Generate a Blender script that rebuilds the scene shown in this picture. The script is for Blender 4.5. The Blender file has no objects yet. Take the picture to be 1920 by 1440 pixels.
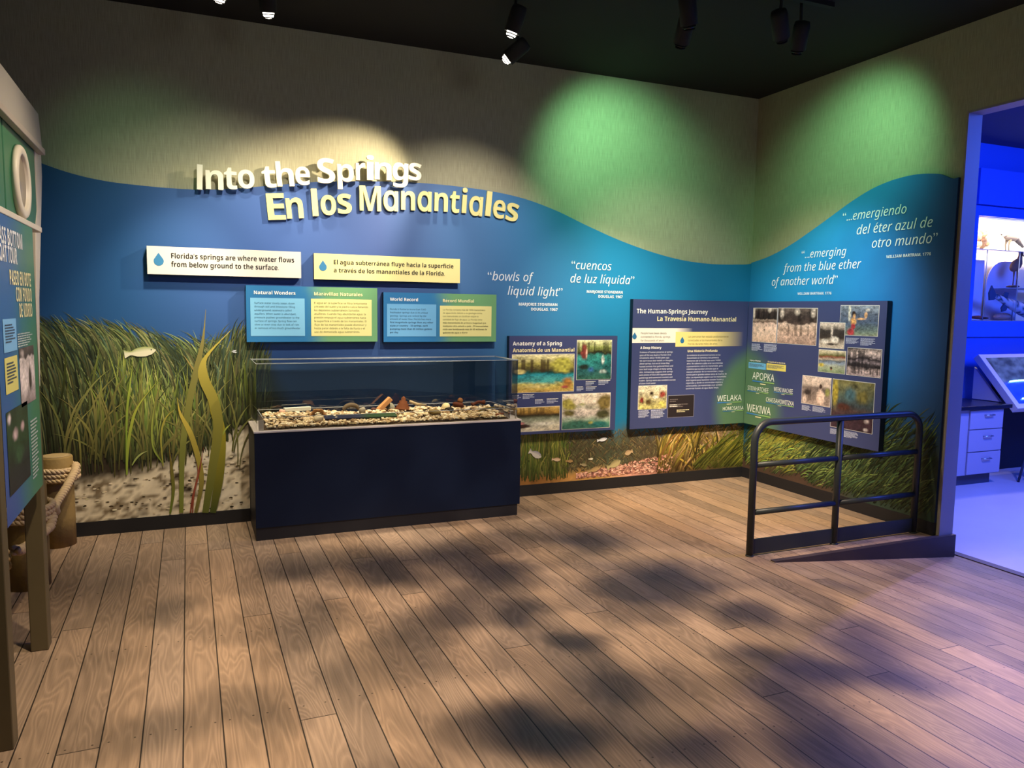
import bpy, bmesh, math, random
import unicodedata
import numpy as np
from mathutils import Vector, Matrix

S = bpy.context.scene
COL = S.collection
rng = np.random.RandomState(7)

# ------------------------------------------------------------------ camera, world, exposure
cam_d = bpy.data.cameras.new('camera')
cam_d.sensor_width = 36.0
cam_d.lens = 36.0 * 1426.55 / 1920.0
cam_d.clip_start = 0.05
cam = bpy.data.objects.new('camera', cam_d)
COL.objects.link(cam)
yaw, pitch, roll = 0.402438, -0.0984875, 0.0139720
fw = Vector((math.sin(yaw) * math.cos(pitch), math.cos(yaw) * math.cos(pitch), math.sin(pitch)))
rt = Vector((math.cos(yaw), -math.sin(yaw), 0))
up = rt.cross(fw)
r2 = rt * math.cos(roll) + up * math.sin(roll)
u2 = up * math.cos(roll) - rt * math.sin(roll)
mw = Matrix((r2, u2, -fw)).transposed().to_4x4()
mw.translation = Vector((-4.968195, -5.872222, 1.6))
cam.matrix_world = mw
S.camera = cam
S.view_settings.view_transform = 'Standard'
S.view_settings.look = 'None'
S.view_settings.gamma = 1.0
S.view_settings.use_curve_mapping = False
S.view_settings.exposure = 0.0
S.cycles.use_denoising = True
S.cycles.max_bounces = 6
S.cycles.transparent_max_bounces = 16
S.cycles.caustics_reflective = False
S.cycles.caustics_refractive = False
W = bpy.data.worlds.new('dim_hall')
S.world = W
W.use_nodes = True
W.node_tree.nodes['Background'].inputs[0].default_value = (0.62, 0.84, 1.0, 1)
W.node_tree.nodes['Background'].inputs[1].default_value = 0.12

WARM = (1.0, 0.82, 0.58)
WARM2 = (1.0, 0.72, 0.46)
GREEN = (0.34, 1.0, 0.50)


def light(name, kind, loc, target, energy, color, angle=40, blend=0.6, radius=0.04, parent=None, size=None):
    d = bpy.data.lights.new(name, kind)
    d.energy = energy
    d.color = color
    if kind == 'SPOT':
        d.spot_size = math.radians(angle)
        d.spot_blend = blend
        d.shadow_soft_size = radius
    if kind == 'AREA':
        d.shape = 'RECTANGLE'
        d.size, d.size_y = size
    if kind == 'POINT':
        d.shadow_soft_size = radius
    o = bpy.data.objects.new(name, d)
    COL.objects.link(o)
    v = Vector(target) - Vector(loc)
    o.rotation_euler = v.to_track_quat('-Z', 'Y').to_euler()
    o.location = Vector(loc) - (WPOS[parent.name] if parent else Vector((0, 0, 0)))
    if parent:
        o.parent = parent
    return o


WPOS = {}

# ceiling projector throwing the leaf-shadow pattern on the deck (points straight down)
GOBO = Vector((-2.9, -2.7, 3.30))
DARK = [(-5.0928,-1.5564),(-4.407,-1.1357),(-4.0812,-1.151),(-4.5581,-2.1574),(-3.9252,-1.5688),(-3.7219,-2.1988),(-3.9933,-2.441),(-4.2025,-2.7088),(-4.7624,-2.736),(-5.1047,-2.8747),(-3.8955,-3.2941),(-3.3466,-1.6904),(-3.3544,-2.3402),(-2.6738,-2.2745),(-2.3012,-2.1854),(-3.3182,-2.703),(-3.306,-3.1383),(-3.6173,-3.4042),(-3.8319,-3.3791),(-2.2367,-2.7704),(-1.9917,-3.2501),(-2.5022,-3.2632),(-2.3936,-3.4436),(-2.7446,-3.5303),(-2.8761,-3.816),(-2.1132,-3.5534),(-1.6021,-1.4561),(-1.8545,-1.1451),(-3.3642,-3.6597),(-2.817,-3.9496),(-2.4291,-1.2856),(-4.3202,-1.9685),(-4.3563,-0.9921),(-3.924,-1.2101),(-3.4311,-1.2244),(-2.9323,-1.0315)]
DRAD = [.16,.2,.26,.2,.2,.2,.2,.2,.2,.16,.16,.3,.15,.28,.26,.16,.2,.24,.2,.22,.24,.2,.17,.2,.22,.18,.3,.3,.18,.22,.28,.16,.26,.3,.3,.26]
gl = bpy.data.lights.new('leaf_pattern_projector', 'SPOT')
gl.energy = 860
gl.color = (1.0, 0.77, 0.55)
gl.spot_size = math.radians(92)
gl.spot_blend = 0.55
gl.shadow_soft_size = 0.03
gl.use_nodes = True
nt = gl.node_tree
nt.nodes.clear()
nO = nt.nodes.new('ShaderNodeOutputLight')
nE = nt.nodes.new('ShaderNodeEmission')
nC = nt.nodes.new('ShaderNodeTexCoord')
nS = nt.nodes.new('ShaderNodeSeparateXYZ')
nt.links.new(nC.outputs['Normal'], nS.inputs[0])


def nmath(t, op, a, b=None, c=None):
    n = t.nodes.new('ShaderNodeMath')
    n.operation = op
    for k, v in enumerate((a, b, c)):
        if v is None:
            continue
        if isinstance(v, (int, float)):
            n.inputs[k].default_value = v
        else:
            t.links.new(v, n.inputs[k])
    return n.outputs[0]


GX = nmath(nt, 'DIVIDE', nS.outputs[0], nmath(nt, 'ABSOLUTE', nS.outputs[2]))
GY = nmath(nt, 'DIVIDE', nS.outputs[1], nmath(nt, 'ABSOLUTE', nS.outputs[2]))
cmb = nt.nodes.new('ShaderNodeCombineXYZ')
nt.links.new(GX, cmb.inputs[0])
nt.links.new(GY, cmb.inputs[1])
nz = nt.nodes.new('ShaderNodeTexNoise')
nz.inputs['Scale'].default_value = 5.0
nz.inputs['Detail'].default_value = 2.0
nt.links.new(cmb.outputs[0], nz.inputs['Vector'])
wob = nt.nodes.new('ShaderNodeVectorMath')
wob.operation = 'MULTIPLY_ADD'
nt.links.new(nz.outputs['Color'], wob.inputs[0])
wob.inputs[1].default_value = (0.16, 0.16, 0)
cen = nt.nodes.new('ShaderNodeVectorMath')
cen.operation = 'SUBTRACT'
nt.links.new(cmb.outputs[0], cen.inputs[0])
cen.inputs[1].default_value = (0.08, 0.08, 0)
nt.links.new(cen.outputs[0], wob.inputs[2])
acc = None
for (bx, by), br in zip(DARK, DRAD):
    dn = nt.nodes.new('ShaderNodeVectorMath')
    dn.operation = 'DISTANCE'
    nt.links.new(wob.outputs[0], dn.inputs[0])
    dn.inputs[1].default_value = ((bx - GOBO.x) / GOBO.z, (by - GOBO.y) / GOBO.z, 0)
    mr = nt.nodes.new('ShaderNodeMapRange')
    mr.interpolation_type = 'SMOOTHSTEP'
    nt.links.new(dn.outputs['Value'], mr.inputs[0])
    mr.inputs[1].default_value = br * 0.25 / GOBO.z
    mr.inputs[2].default_value = br * 1.75 / GOBO.z
    mr.inputs[3].default_value = 0.15
    mr.inputs[4].default_value = 1.0
    acc = mr.outputs[0] if acc is None else nmath(nt, 'MULTIPLY', acc, mr.outputs[0])
nz2 = nt.nodes.new('ShaderNodeTexNoise')
nz2.inputs['Scale'].default_value = 7.0
nz2.inputs['Detail'].default_value = 1.0
nt.links.new(cmb.outputs[0], nz2.inputs['Vector'])
mr2 = nt.nodes.new('ShaderNodeMapRange')
mr2.interpolation_type = 'SMOOTHSTEP'
nt.links.new(nz2.outputs['Fac'], mr2.inputs[0])
mr2.inputs[1].default_value = 0.36
mr2.inputs[2].default_value = 0.6
mr2.inputs[3].default_value = 0.55
mr2.inputs[4].default_value = 1.0
acc = nmath(nt, 'MULTIPLY', acc, mr2.outputs[0])
nt.links.new(acc, nE.inputs['Strength'])
nt.links.new(nE.outputs[0], nO.inputs[0])
go = bpy.data.objects.new('leaf_pattern_projector', gl)
COL.objects.link(go)
go.location = GOBO

# light inside the blue gallery
light('blue_gallery_wash', 'AREA', (2.6, -3.4, 3.2), (2.9, -1.2, 0.0), 330, (0.045, 0.125, 1.0), size=(2.2, 1.6))
light('violet_gallery_spot', 'SPOT', (2.6, -1.1, 3.25), (-0.5, -3.9, -0.1), 560, (0.50, 0.36, 1.0), angle=50, blend=1.0, radius=0.03)
light('violet_floor_spot', 'SPOT', (1.6, -2.6, 3.3), (1.8, -1.6, -0.17), 360, (0.34, 0.36, 1.0), angle=75, blend=0.5, radius=0.08)


# ------------------------------------------------------------------ materials
def lin(c):
    if isinstance(c, str):
        c = c.lstrip('#')
        c = [int(c[i:i + 2], 16) / 255 for i in (0, 2, 4)]
    return tuple((v / 12.92 if v <= 0.04045 else ((v + 0.055) / 1.055) ** 2.4) for v in c)


MATS = {}


def mat(name, color, rough=0.6, metal=0.0, bump=0.0, bscale=60, vary=0.0, emit=None, spec=0.5):
    if name in MATS:
        return MATS[name]
    m = bpy.data.materials.new(name)
    m.use_nodes = True
    t = m.node_tree
    b = t.nodes['Principled BSDF']
    b.inputs['Base Color'].default_value = (*lin(color), 1)
    b.inputs['Roughness'].default_value = rough
    b.inputs['Metallic'].default_value = metal
    b.inputs['Specular IOR Level'].default_value = spec
    if vary or bump:
        tc = t.nodes.new('ShaderNodeTexCoord')
        n = t.nodes.new('ShaderNodeTexNoise')
        n.inputs['Scale'].default_value = bscale
        n.inputs['Detail'].default_value = 4
        t.links.new(tc.outputs['Object'], n.inputs['Vector'])
        if vary:
            mx = t.nodes.new('ShaderNodeMix')
            mx.data_type = 'RGBA'
            c = lin(color)
            mx.inputs[6].default_value = (*[v * (1 - vary) for v in c], 1)
            mx.inputs[7].default_value = (*[min(1, v * (1 + vary)) for v in c], 1)
            t.links.new(n.outputs['Fac'], mx.inputs[0])
            t.links.new(mx.outputs[2], b.inputs['Base Color'])
        if bump:
            bp = t.nodes.new('ShaderNodeBump')
            bp.inputs['Strength'].default_value = bump
            bp.inputs['Distance'].default_value = 0.004
            t.links.new(n.outputs['Fac'], bp.inputs['Height'])
            t.links.new(bp.outputs[0], b.inputs['Normal'])
    if emit:
        b.inputs['Emission Color'].default_value = (*lin(color), 1)
        b.inputs['Emission Strength'].default_value = emit
    MATS[name] = m
    return m


def vmat(name, rough=0.5, emit=0.0, spec=0.35, bump=0.0, bscale=80):
    """printed / coloured surface whose colour comes from the mesh's own colour attribute"""
    if name in MATS:
        return MATS[name]
    m = bpy.data.materials.new(name)
    m.use_nodes = True
    t = m.node_tree
    b = t.nodes['Principled BSDF']
    a = t.nodes.new('ShaderNodeAttribute')
    a.attribute_name = 'Col'
    t.links.new(a.outputs['Color'], b.inputs['Base Color'])
    b.inputs['Roughness'].default_value = rough
    b.inputs['Specular IOR Level'].default_value = spec
    if emit:
        t.links.new(a.outputs['Color'], b.inputs['Emission Color'])
        b.inputs['Emission Strength'].default_value = emit
    if bump:
        n = t.nodes.new('ShaderNodeTexNoise')
        n.inputs['Scale'].default_value = bscale
        tc = t.nodes.new('ShaderNodeTexCoord')
        t.links.new(tc.outputs['Object'], n.inputs['Vector'])
        bp = t.nodes.new('ShaderNodeBump')
        bp.inputs['Strength'].default_value = bump
        bp.inputs['Distance'].default_value = 0.004
        t.links.new(n.outputs['Fac'], bp.inputs['Height'])
        t.links.new(bp.outputs[0], b.inputs['Normal'])
    MATS[name] = m
    return m


def glass(name, tint=(1, 1, 1), refl=0.06, rough=0.0):
    m = bpy.data.materials.new(name)
    m.use_nodes = True
    t = m.node_tree
    t.nodes.clear()
    o = t.nodes.new('ShaderNodeOutputMaterial')
    tr = t.nodes.new('ShaderNodeBsdfTransparent')
    tr.inputs[0].default_value = (*tint, 1)
    g = t.nodes.new('ShaderNodeBsdfGlossy')
    g.inputs['Roughness'].default_value = rough
    lw = t.nodes.new('ShaderNodeFresnel')
    lw.inputs['IOR'].default_value = 1.45
    ad = nmath(t, 'MULTIPLY', lw.outputs[0], refl / 0.034)
    mx = t.nodes.new('ShaderNodeMixShader')
    t.links.new(nmath(t, 'MINIMUM', ad, 0.8), mx.inputs[0])
    t.links.new(tr.outputs[0], mx.inputs[1])
    t.links.new(g.outputs[0], mx.inputs[2])
    t.links.new(mx.outputs[0], o.inputs[0])
    return m


def deck_mat():
    m = bpy.data.materials.new('deck_boards')
    m.use_nodes = True
    t = m.node_tree
    b = t.nodes['Principled BSDF']
    tc = t.nodes.new('ShaderNodeTexCoord')
    sp = t.nodes.new('ShaderNodeSeparateXYZ')
    t.links.new(tc.outputs['Object'], sp.inputs[0])
    X, Y = sp.outputs[0], sp.outputs[1]
    PW = 0.139
    u = nmath(t, 'DIVIDE', nmath(t, 'ADD', X, 5.024 + PW * 40), PW)
    idx = nmath(t, 'FLOOR', u)
    fr = nmath(t, 'FRACT', u)
    wn = t.nodes.new('ShaderNodeTexWhiteNoise')
    wn.noise_dimensions = '1D'
    t.links.new(idx, wn.inputs['W'])
    # boards ~3.3 m long with staggered butt joints
    v = nmath(t, 'DIVIDE', nmath(t, 'ADD', Y, nmath(t, 'MULTIPLY', wn.outputs['Value'], 3.3)), 3.3)
    vi = nmath(t, 'FLOOR', v)
    vf = nmath(t, 'FRACT', v)
    w2 = t.nodes.new('ShaderNodeTexWhiteNoise')
    w2.noise_dimensions = '2D'
    c2 = t.nodes.new('ShaderNodeCombineXYZ')
    t.links.new(idx, c2.inputs[0])
    t.links.new(vi, c2.inputs[1])
    t.links.new(c2.outputs[0], w2.inputs['Vector'])
    rnd = w2.outputs['Value']
    # grain: cathedral rings from stretched, offset noise
    cg = t.nodes.new('ShaderNodeCombineXYZ')
    t.links.new(nmath(t, 'MULTIPLY', fr, 0.9), cg.inputs[0])
    t.links.new(nmath(t, 'ADD', nmath(t, 'MULTIPLY', Y, 0.8), nmath(t, 'MULTIPLY', rnd, 37.0)), cg.inputs[1])
    t.links.new(nmath(t, 'MULTIPLY', rnd, 91.0), cg.inputs[2])
    n1 = t.nodes.new('ShaderNodeTexNoise')
    n1.inputs['Scale'].default_value = 1.5
    n1.inputs['Detail'].default_value = 1.5
    n1.inputs['Distortion'].default_value = 0.5
    t.links.new(cg.outputs[0], n1.inputs['Vector'])
    ring = nmath(t, 'FRACT', nmath(t, 'MULTIPLY', n1.outputs['Fac'], 14.0))
    ring = nmath(t, 'POWER', nmath(t, 'ABSOLUTE', nmath(t, 'SUBTRACT', ring, 0.5)), 1.6)   # 0..0.33
    cs = t.nodes.new('ShaderNodeCombineXYZ')
    t.links.new(nmath(t, 'MULTIPLY', X, 160.0), cs.inputs[0])
    t.links.new(nmath(t, 'MULTIPLY', Y, 5.0), cs.inputs[1])
    t.links.new(nmath(t, 'MULTIPLY', rnd, 50.0), cs.inputs[2])
    n2 = t.nodes.new('ShaderNodeTexNoise')
    n2.inputs['Scale'].default_value = 1.0
    n2.inputs['Detail'].default_value = 3
    t.links.new(cs.outputs[0], n2.inputs['Vector'])
    val = nmath(t, 'ADD', 0.58, nmath(t, 'MULTIPLY', rnd, 0.34))
    val = nmath(t, 'ADD', val, nmath(t, 'MULTIPLY', ring, 0.85))
    val = nmath(t, 'ADD', val, nmath(t, 'MULTIPLY', nmath(t, 'SUBTRACT', n2.outputs['Fac'], 0.5), 0.42))
    # gaps
    e1 = nmath(t, 'MINIMUM', fr, nmath(t, 'SUBTRACT', 1.0, fr))
    g1 = nmath(t, 'GREATER_THAN', e1, 0.019)
    e2 = nmath(t, 'MULTIPLY', nmath(t, 'MINIMUM', vf, nmath(t, 'SUBTRACT', 1.0, vf)), 3.3)
    g2 = nmath(t, 'GREATER_THAN', e2, 0.0022)
    gap = nmath(t, 'MULTIPLY', g1, g2)
    # nail heads: two per board near the joists (every 0.55 m)
    jf = nmath(t, 'ABSOLUTE', nmath(t, 'SUBTRACT', nmath(t, 'FRACT', nmath(t, 'DIVIDE', Y, 0.82)), 0.5))
    jd = nmath(t, 'MULTIPLY', jf, 0.82)
    nx = nmath(t, 'MULTIPLY', nmath(t, 'ABSOLUTE', nmath(t, 'SUBTRACT', e1, 0.19)), PW)
    nd = nmath(t, 'SQRT', nmath(t, 'ADD', nmath(t, 'MULTIPLY', jd, jd), nmath(t, 'MULTIPLY', nx, nx)))
    nail = nmath(t, 'GREATER_THAN', nd, 0.0042)
    tint = t.nodes.new('ShaderNodeMix')
    tint.data_type = 'RGBA'
    tint.inputs[6].default_value = (*lin((0.555, 0.485, 0.42)), 1)
    tint.inputs[7].default_value = (*lin((0.625, 0.52, 0.415)), 1)
    t.links.new(w2.outputs['Color'], tint.inputs[0])
    hs = t.nodes.new('ShaderNodeVectorMath')
    hs.operation = 'SCALE'
    t.links.new(tint.outputs[2], hs.inputs[0])
    k = nmath(t, 'MULTIPLY', val, nmath(t, 'ADD', 0.10, nmath(t, 'MULTIPLY', gap, 0.90)))
    k = nmath(t, 'MULTIPLY', k, nmath(t, 'ADD', 0.3, nmath(t, 'MULTIPLY', nail, 0.7)))
    t.links.new(k, hs.inputs['Scale'])
    t.links.new(hs.outputs[0], b.inputs['Base Color'])
    b.inputs['Roughness'].default_value = 0.48
    b.inputs['Specular IOR Level'].default_value = 0.35
    bp = t.nodes.new('ShaderNodeBump')
    bp.inputs['Strength'].default_value = 0.5
    bp.inputs['Distance'].default_value = 0.004
    hh = nmath(t, 'ADD', nmath(t, 'MULTIPLY', gap, 1.0), nmath(t, 'MULTIPLY', n2.outputs['Fac'], 0.25))
    t.links.new(hh, bp.inputs['Height'])
    t.links.new(bp.outputs[0], b.inputs['Normal'])
    return m


def cloth_wall():
    """woven grass-cloth wall covering with vertical slubs"""
    m = bpy.data.materials.new('grasscloth')
    m.use_nodes = True
    t = m.node_tree
    b = t.nodes['Principled BSDF']
    tc = t.nodes.new('ShaderNodeTexCoord')
    mp = t.nodes.new('ShaderNodeMapping')
    mp.inputs['Scale'].default_value = (240, 240, 9)
    t.links.new(tc.outputs['Object'], mp.inputs['Vector'])
    n = t.nodes.new('ShaderNodeTexNoise')
    n.inputs['Scale'].default_value = 1.0
    n.inputs['Detail'].default_value = 3
    t.links.new(mp.outputs[0], n.inputs['Vector'])
    mp2 = t.nodes.new('ShaderNodeMapping')
    mp2.inputs['Scale'].default_value = (4, 4, 150)
    t.links.new(tc.outputs['Object'], mp2.inputs['Vector'])
    n2 = t.nodes.new('ShaderNodeTexNoise')
    n2.inputs['Scale'].default_value = 1.0
    n2.inputs['Detail'].default_value = 2
    t.links.new(mp2.outputs[0], n2.inputs['Vector'])
    s = nmath(t, 'ADD', nmath(t, 'MULTIPLY', n.outputs['Fac'], 0.86), nmath(t, 'MULTIPLY', n2.outputs['Fac'], 0.14))
    mr = t.nodes.new('ShaderNodeMapRange')
    t.links.new(s, mr.inputs[0])
    mr.inputs[1].default_value = 0.36
    mr.inputs[2].default_value = 0.66
    mx = t.nodes.new('ShaderNodeMix')
    mx.data_type = 'RGBA'
    mx.inputs[6].default_value = (*lin((0.60, 0.59, 0.49)), 1)
    mx.inputs[7].default_value = (*lin((0.69, 0.68, 0.565)), 1)
    t.links.new(mr.outputs[0], mx.inputs[0])
    t.links.new(mx.outputs[2], b.inputs['Base Color'])
    b.inputs['Roughness'].default_value = 0.8
    bp = t.nodes.new('ShaderNodeBump')
    bp.inputs['Strength'].default_value = 0.25
    bp.inputs['Distance'].default_value = 0.002
    t.links.new(s, bp.inputs['Height'])
    t.links.new(bp.outputs[0], b.inputs['Normal'])
    return m


PRINT = vmat('printed_graphic', rough=0.42, spec=0.3)
MURAL = vmat('printed_mural', rough=0.5, spec=0.3)
BLACK = mat('black_base', '#15151a', rough=0.55)


# ------------------------------------------------------------------ mesh builder
def TB(u, v, d):      # on the long back wall: u = x, v = z, d = out of the wall
    return (u, -d, v)


def TR(u, v, d):      # on the right wall: u = distance from the corner towards the viewer
    return (-d, -u, v)


def TK(u, v, d):      # on the boat kiosk's face (faces +x): u = y
    return (-5.59 + d, u, v)


def TW(u, v, d):
    return (u, v, d)


class MB:
    def __init__(s, T=None):
        s.V, s.F, s.C, s.M, s.T = [], [], [], [], T
        s.sm = []

    def add(s, verts, faces, col=(1, 1, 1), mi=0, smooth=False, T='x'):
        n = len(s.V)
        T = s.T if T == 'x' else T
        s.V += [T(*v) for v in verts] if T else [tuple(v) for v in verts]
        s.F += [tuple(i + n for i in f) for f in faces]
        if len(col) and np.ndim(col) == 2:
            s.C += [tuple(c) for c in col]
        else:
            s.C += [tuple(col)] * len(verts)
        s.M += [mi] * len(faces)
        s.sm += [smooth] * len(faces)
        return s

    def box(s, a, b, col=(1, 1, 1), mi=0):
        (x0, y0, z0), (x1, y1, z1) = [tuple(min(p, q) for p, q in zip(a, b)), tuple(max(p, q) for p, q in zip(a, b))]
        v = [(x0, y0, z0), (x1, y0, z0), (x1, y1, z0), (x0, y1, z0), (x0, y0, z1), (x1, y0, z1), (x1, y1, z1), (x0, y1, z1)]
        f = [(0, 3, 2, 1), (4, 5, 6, 7), (0, 1, 5, 4), (1, 2, 6, 5), (2, 3, 7, 6), (3, 0, 4, 7)]
        return s.add(v, f, col, mi)

    def quad(s, pts, d, col=(1, 1, 1)):
        """flat polygon of (u,v) points at height d above the panel plane"""
        return s.add([(u, v, d) for u, v in pts], [tuple(range(len(pts)))], col)

    def prism(s, pts, d0, d1, col=(1, 1, 1), mi=0):
        n = len(pts)
        v = [(u, w, d0) for u, w in pts] + [(u, w, d1) for u, w in pts]
        f = [tuple(range(n - 1, -1, -1)), tuple(range(n, 2 * n))] + [(i, (i + 1) % n, n + (i + 1) % n, n + i) for i in range(n)]
        return s.add(v, f, col, mi)

    def tube(s, path, r, n=12, col=(1, 1, 1), closed=False, caps=True, mi=0):
        path = [Vector(p) for p in path]
        m = len(path)
        rr = r if isinstance(r, (list, tuple)) else [r] * m
        vs, fs = [], []
        prev = None
        for i, p in enumerate(path):
            a = path[(i - 1) % m] if (closed or i > 0) else p
            b = path[(i + 1) % m] if (closed or i < m - 1) else p
            t = (b - a).normalized()
            if prev is None:
                ref = Vector((0, 0, 1)) if abs(t.z) < 0.9 else Vector((1, 0, 0))
                nrm = (ref - t * ref.dot(t)).normalized()
            else:
                nrm = (prev - t * prev.dot(t)).normalized()
            prev = nrm
            bi = t.cross(nrm)
            for k in range(n):
                an = 2 * math.pi * k / n
                vs.append(tuple(p + (nrm * math.cos(an) + bi * math.sin(an)) * rr[i]))
        for i in range(m if closed else m - 1):
            j = (i + 1) % m
            for k in range(n):
                l = (k + 1) % n
                fs.append((i * n + k, i * n + l, j * n + l, j * n + k))
        if caps and not closed:
            fs.append(tuple(range(n - 1, -1, -1)))
            fs.append(tuple((m - 1) * n + k for k in range(n)))
        return s.add(vs, fs, col, mi, True)

    def lathe(s, prof, n=24, col=(1, 1, 1), mi=0, origin=(0, 0, 0), axis=None):
        """profile of (r, h) turned about axis through origin"""
        ax = Vector(axis or (0, 0, 1)).normalized()
        q = Vector((0, 0, 1)).rotation_difference(ax)
        o = Vector(origin)
        vs, fs = [], []
        for r, h in prof:
            for k in range(n):
                a = 2 * math.pi * k / n
                vs.append(tuple(o + q @ Vector((r * math.cos(a), r * math.sin(a), h))))
        for i in range(len(prof) - 1):
            for k in range(n):
                l = (k + 1) % n
                fs.append((i * n + k, i * n + l, (i + 1) * n + l, (i + 1) * n + k))
        if prof[0][0] > 1e-6:
            fs.append(tuple(range(n - 1, -1, -1)))
        if prof[-1][0] > 1e-6:
            fs.append(tuple((len(prof) - 1) * n + k for k in range(n)))
        return s.add(vs, fs, col, mi, True)

    def grid(s, fn, nu, nv, colfn):
        """grid of vertices; fn(U,V arrays 0..1)->(u,v,d) arrays; colfn(u,v)->rgb (N,3)"""
        U, V = np.meshgrid(np.linspace(0, 1, nu), np.linspace(0, 1, nv))
        u, v, d = fn(U.ravel(), V.ravel())
        c = colfn(u, v, U.ravel(), V.ravel())
        f = [(j * nu + i, j * nu + i + 1, (j + 1) * nu + i + 1, (j + 1) * nu + i) for j in range(nv - 1) for i in range(nu - 1)]
        return s.add(list(zip(u.tolist(), v.tolist(), np.broadcast_to(d, u.shape).tolist())), f, c)

    def build(s, name, mats, parent=None, base=None, kind=None, bevel=0.0, autosmooth=False):
        me = bpy.data.meshes.new(name)
        V = np.array(s.V, float)
        if parent is not None:
            off = np.array(WPOS[parent.name])
        elif base is not None:
            off = np.array(base)
        elif kind == 'structure':
            off = np.zeros(3)
        else:
            lo, hi = V.min(0), V.max(0)
            off = np.array(((lo[0] + hi[0]) / 2, (lo[1] + hi[1]) / 2, lo[2]))
        me.from_pydata((V - off).tolist(), [], s.F)
        at = me.color_attributes.new('Col', 'FLOAT_COLOR', 'POINT')
        C = np.ones((len(V), 4), np.float32)
        C[:, :3] = np.array(s.C, np.float32)[:, :3]
        at.data.foreach_set('color', C.ravel())
        for m in (mats if isinstance(mats, (list, tuple)) else [mats]):
            me.materials.append(m)
        me.polygons.foreach_set('material_index', s.M)
        me.polygons.foreach_set('use_smooth', s.sm)
        me.update()
        o = bpy.data.objects.new(name, me)
        COL.objects.link(o)
        if parent is not None:
            o.parent = parent
            WPOS[o.name] = Vector(off)
        else:
            o.location = off
            WPOS[o.name] = Vector(off)
        if kind:
            o['kind'] = kind
        if bevel:
            md = o.modifiers.new('bevel', 'BEVEL')
            md.width = bevel
            md.segments = 2
            md.limit_method = 'ANGLE'
        return o


def tag(o, label, cat, group=None):
    o['label'] = label
    o['category'] = cat
    if group:
        o['group'] = group
    return o


def thing(name, loc, label, cat, group=None):
    o = bpy.data.objects.new(name, None)
    o.empty_display_size = 0.1
    COL.objects.link(o)
    o.location = loc
    WPOS[o.name] = Vector(loc)
    return tag(o, label, cat, group)


# ------------------------------------------------------------------ lettering
def raw_glyphs(body, offset=0.0, res=3):
    cu = bpy.data.curves.new('lettering', 'FONT')
    cu.body = body
    cu.size = 1.0
    cu.offset = offset
    cu.resolution_u = res
    cu.fill_mode = 'FRONT'
    o = bpy.data.objects.new('lettering', cu)
    COL.objects.link(o)
    bpy.context.view_layer.update()
    me = bpy.data.meshes.new_from_object(o.evaluated_get(bpy.context.evaluated_depsgraph_get()))
    v = np.array([(p.co.x, p.co.y) for p in me.vertices]).reshape(-1, 2)
    f = [tuple(p.vertices) for p in me.polygons]
    COL.objects.unlink(o)
    bpy.data.objects.remove(o)
    bpy.data.curves.remove(cu)
    bpy.data.meshes.remove(me)
    return v, f


# sans-serif letter forms (upper, lower, digits) of the built-in font family
FORMS = {'regular': (0x1D5A0, 0x1D5BA, 0x1D7E2), 'bold': (0x1D5D4, 0x1D5EE, 0x1D7EC), 'italic': (0x1D608, 0x1D622, 0x1D7E2)}
GW = {}


def glyphs(body, bold=0.0, shear=0.0, res=3, space=1.0):
    style = 'italic' if shear > .05 else ('bold' if bold > .01 else 'regular')
    U_, L_, D_ = FORMS[style]
    out, marks = [], []
    for ch in unicodedata.normalize('NFD', body):
        if ch in '\u0301\u0303':
            marks.append((len(out) - 1, ch))
        elif 'A' <= ch <= 'Z':
            out.append(chr(U_ + ord(ch) - 65))
        elif 'a' <= ch <= 'z':
            out.append(chr(L_ + ord(ch) - 97))
        elif '0' <= ch <= '9':
            out.append(chr(D_ + ord(ch) - 48))
        else:
            out.append(ch)
    v, f = raw_glyphs(''.join(out), 0.0, res)
    for k, m_ in marks:
        c = out[k]
        if c not in GW:
            g_ = raw_glyphs(c, 0.0, 1)[0]
            GW[c] = (g_[:, 0].max() - g_[:, 0].min(), g_[:, 1].max())
        w_, top = GW[c]
        xr = raw_glyphs(''.join(out[:k + 1]), 0.0, 1)[0][:, 0].max()
        x = xr - w_ / 2 + (.06 if style == 'italic' else 0)
        top = min(top, .56) if c not in ('i',) else top
        t_ = .055 if style != 'bold' else .08
        if m_ == '\u0301':
            q_ = [(x - .07, top + .06), (x - .07 + t_, top + .06), (x + .09 + t_, top + .21), (x + .05, top + .21)]
        else:
            q_ = [(x - .14, top + .08), (x + .14, top + .08), (x + .14, top + .08 + t_), (x - .14, top + .08 + t_)]
        n_ = len(v)
        v = np.vstack([v, q_])
        f = f + [(n_, n_ + 1, n_ + 2, n_ + 3)]
    return v, f


def text(mb, body, L, d, col=(1, 1, 1), bold=0.0, shear=0.0, h=None, size=None, res=3, right=None, space=1.0):
    """one line between the points L[0]..L[1] (left/right ends of the baseline) on the panel plane"""
    v, f = glyphs(body, bold, shear, res, space)
    if len(v) == 0:
        return
    (u0, z0), (u1, z1) = L
    x0, x1 = v[:, 0].min(), v[:, 0].max()
    if size:
        sx = sy = size
    else:
        sx = (u1 - u0) / (x1 - x0)
        sy = sx
    if h:
        sy = h / 0.714
    uu = u0 + (v[:, 0] - x0) * sx
    zz = (z0 + z1) / 2 + v[:, 1] * sy
    mb.add([(a, b, d) for a, b in zip(uu, zz)], f, lin(col))


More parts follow.
